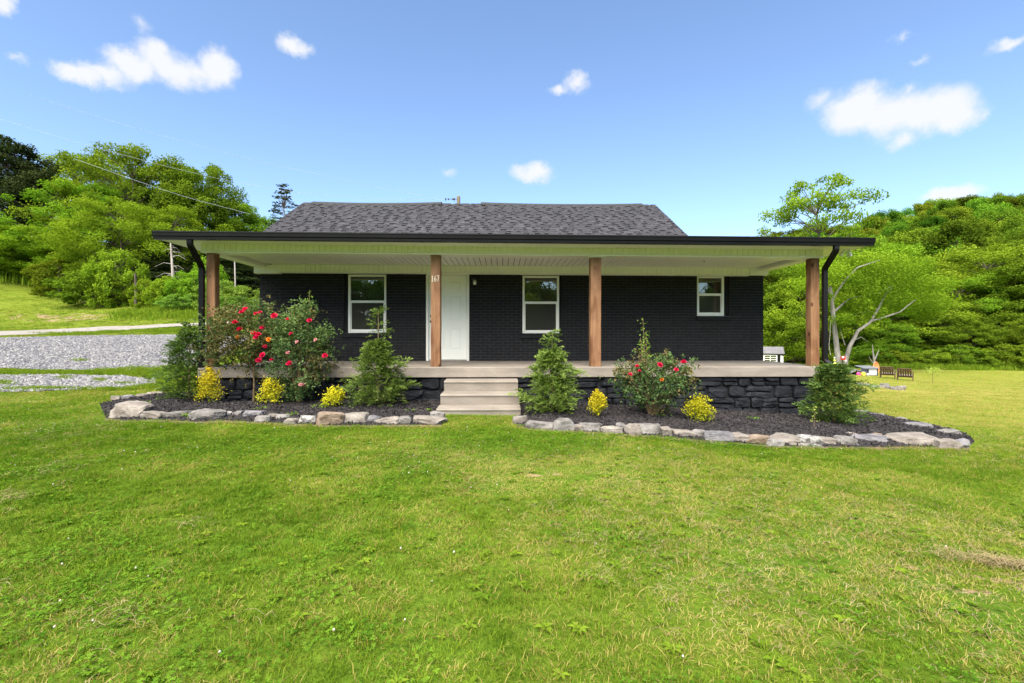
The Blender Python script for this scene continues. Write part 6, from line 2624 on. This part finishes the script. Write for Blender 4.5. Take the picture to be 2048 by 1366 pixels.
    s = r.uniform(.55, .95, n)
    M_clf = pbr('clover_flower_white', (.38, .34, .28), (.62, .58, .50), scale=300, rough=.8)
    scatter('clover_flowers', np.c_[P, gz(P[:, 0], P[:, 1])], np.c_[r.normal(size=n) * .15, r.normal(size=n) * .15, np.zeros(n)], np.c_[s, s, s], r.uniform(0, 1, n), np.zeros(n),
            [bpy.data.objects.new('clover_head', m.mesh('clover_head', [M_clf, M_stem]))], 'small white clover flowers dotted over the lawn')
    # broad-leaved lawn weeds
    P = lawn_points(r, 16, 1.4, 9, p=1.0)
    n = len(P)

    def rosette(nm, sd):
        rr_ = np.random.default_rng(sd)
        V, Q = [], []
        for j in range(7):
            a = j * .9 + rr_.uniform(-.3, .3)
            d = np.array([math.cos(a), math.sin(a), .45])
            s_ = np.array([-math.sin(a), math.cos(a), 0])
            L_, w_ = rr_.uniform(.025, .05), rr_.uniform(.007, .012)
            k = len(V)
            V += [d * .003, d * L_ * .5 + s_ * w_, d * L_ + np.array([0, 0, -.3 * L_]), d * L_ * .5 - s_ * w_]
            Q.append((k, k + 1, k + 2, k + 3))
        return bpy.data.objects.new(nm, mesh_np(nm, np.array(V), np.array(Q), None, [F_grass]))
    s = r.uniform(.6, 1.3, n)
    scatter('lawn_weeds', np.c_[P, gz(P[:, 0], P[:, 1]) + .01], np.c_[np.zeros(n), np.zeros(n), r.uniform(0, 6.28, n)], np.c_[s, s, s], r.uniform(.1, .8, n), r.integers(0, 3, n),
            [rosette(f'rosette_{i}', 600 + i) for i in range(3)], 'broad-leaved weeds scattered in the lawn')
    # tall rough grass along the wood edges and tufts in the gravel
    pts, sc = [], []
    for x0, x1, ya, yb, Dm, m_, hs_ in ((1740, 2060, 722, 738, 46.5, 800, 8), (1535, 1700, 728, 738, 52, 200, 8), (-40, 120, 548, 560, 43, 260, 13), (300, 520, 600, 632, 31.5, 700, 6), (230, 420, 612, 640, 31.5, 260, 6)):
        px = r.uniform(x0, x1, m_)
        D = Dm + r.normal(size=m_) * .8
        x = (px - 1024) / F * D
        pts.append(np.c_[x, D])
        sc.append(np.full(m_, hs_) * r.uniform(.6, 1.2, m_))
    # grass islands in and between the gravel strips
    for px, py, w, h, m_ in ((160, 722, 14, 3, 60), (90, 745, 95, 3, 420), (225, 744, 40, 5, 600), (290, 742, 45, 7, 800), (120, 669, 40, 2.5, 120), (170, 668, 30, 2.5, 140), (220, 665, 25, 2, 120), (300, 663, 40, 3, 160), (360, 660, 40, 3, 180),
                             (30, 748, 40, 5, 500), (200, 763, 10, 3, 60), (130, 757, 14, 3, 80), (250, 769, 20, 2, 60), (350, 740, 25, 9, 500), (10, 768, 20, 5, 120), (340, 765, 30, 5, 300), (65, 780, 60, 3, 300), (200, 780, 80, 2, 250), (310, 775, 40, 4, 300)):
        qx = px + r.normal(size=m_) * w * .55
        qy = py + r.normal(size=m_) * h * .55
        for a, b in zip(qx[:m_], qy[:m_]):
            pass
        c0, cx_, cy_ = hit(px, py), hit(px + 10, py), hit(px, py + 3)
        ex, ey = (cx_ - c0) / 10, (cy_ - c0) / 3
        q = c0[:2] + (qx - px)[:, None] * ex[:2] + (qy - py)[:, None] * ey[:2]
        pts.append(q)
        sc.append(np.full(m_, 1.1 if c0[1] < 18 else 1.9) * r.uniform(.6, 1.2, m_))
    P = np.concatenate(pts)
    s = np.concatenate(sc)
    n = len(P)
    scatter('rough_grass', np.c_[P, gz(P[:, 0], P[:, 1]) + .01], np.c_[r.normal(size=n) * .1, r.normal(size=n) * .1, r.uniform(0, 6.28, n)], np.c_[s, s, s], np.clip(.65 + r.normal(size=n) * .25, 0, 1), r.integers(0, 3, n),
            [tuft(f'rough_{i}', 700 + i, 14, .03, .09, .06, .006, F_grass, .5) for i in range(3)], 'rough uncut grass along the wood edge and gravel')
    # loose gravel stones
    m = MB()
    srcs = []
    for i in range(3):
        srcs.append(bpy.data.objects.new(f'pebble_{i}', rock_mesh(f'pebble_{i}', .05, .04, .026, 800 + i, pbr(f'pebble_grey_{i}', [(.085, .085, .095), (.15, .148, .155), (.22, .215, .21)][i], [(.13, .13, .14), (.22, .215, .22), (.30, .29, .28)][i], scale=9, rough=.9), n=3, facets=4)))
    pts = []
    for q, m_ in ((GRAVEL_POLYS[0], 42000), (GRAVEL_POLYS[1], 14000)):
        lo, hi = q.min(0), q.max(0)
        lo[0] = max(lo[0], -30)
        c = np.c_[r.uniform(lo[0], hi[0], m_), r.uniform(lo[1], hi[1], m_)]
        pts.append(c[in_poly(c[:, 0], c[:, 1], q)])
    P = np.concatenate(pts)
    n = len(P)
    s = r.uniform(.6, 1.7, n)
    scatter('gravel_stones', np.c_[P, gz(P[:, 0], P[:, 1]) + .024], np.c_[r.normal(size=n) * .4, r.normal(size=n) * .4, r.uniform(0, 6.28, n)], np.c_[s, s, s], r.uniform(0, 1, n), r.integers(0, 3, n), srcs,
            'loose grey crushed stone on the drive')


build_grass()
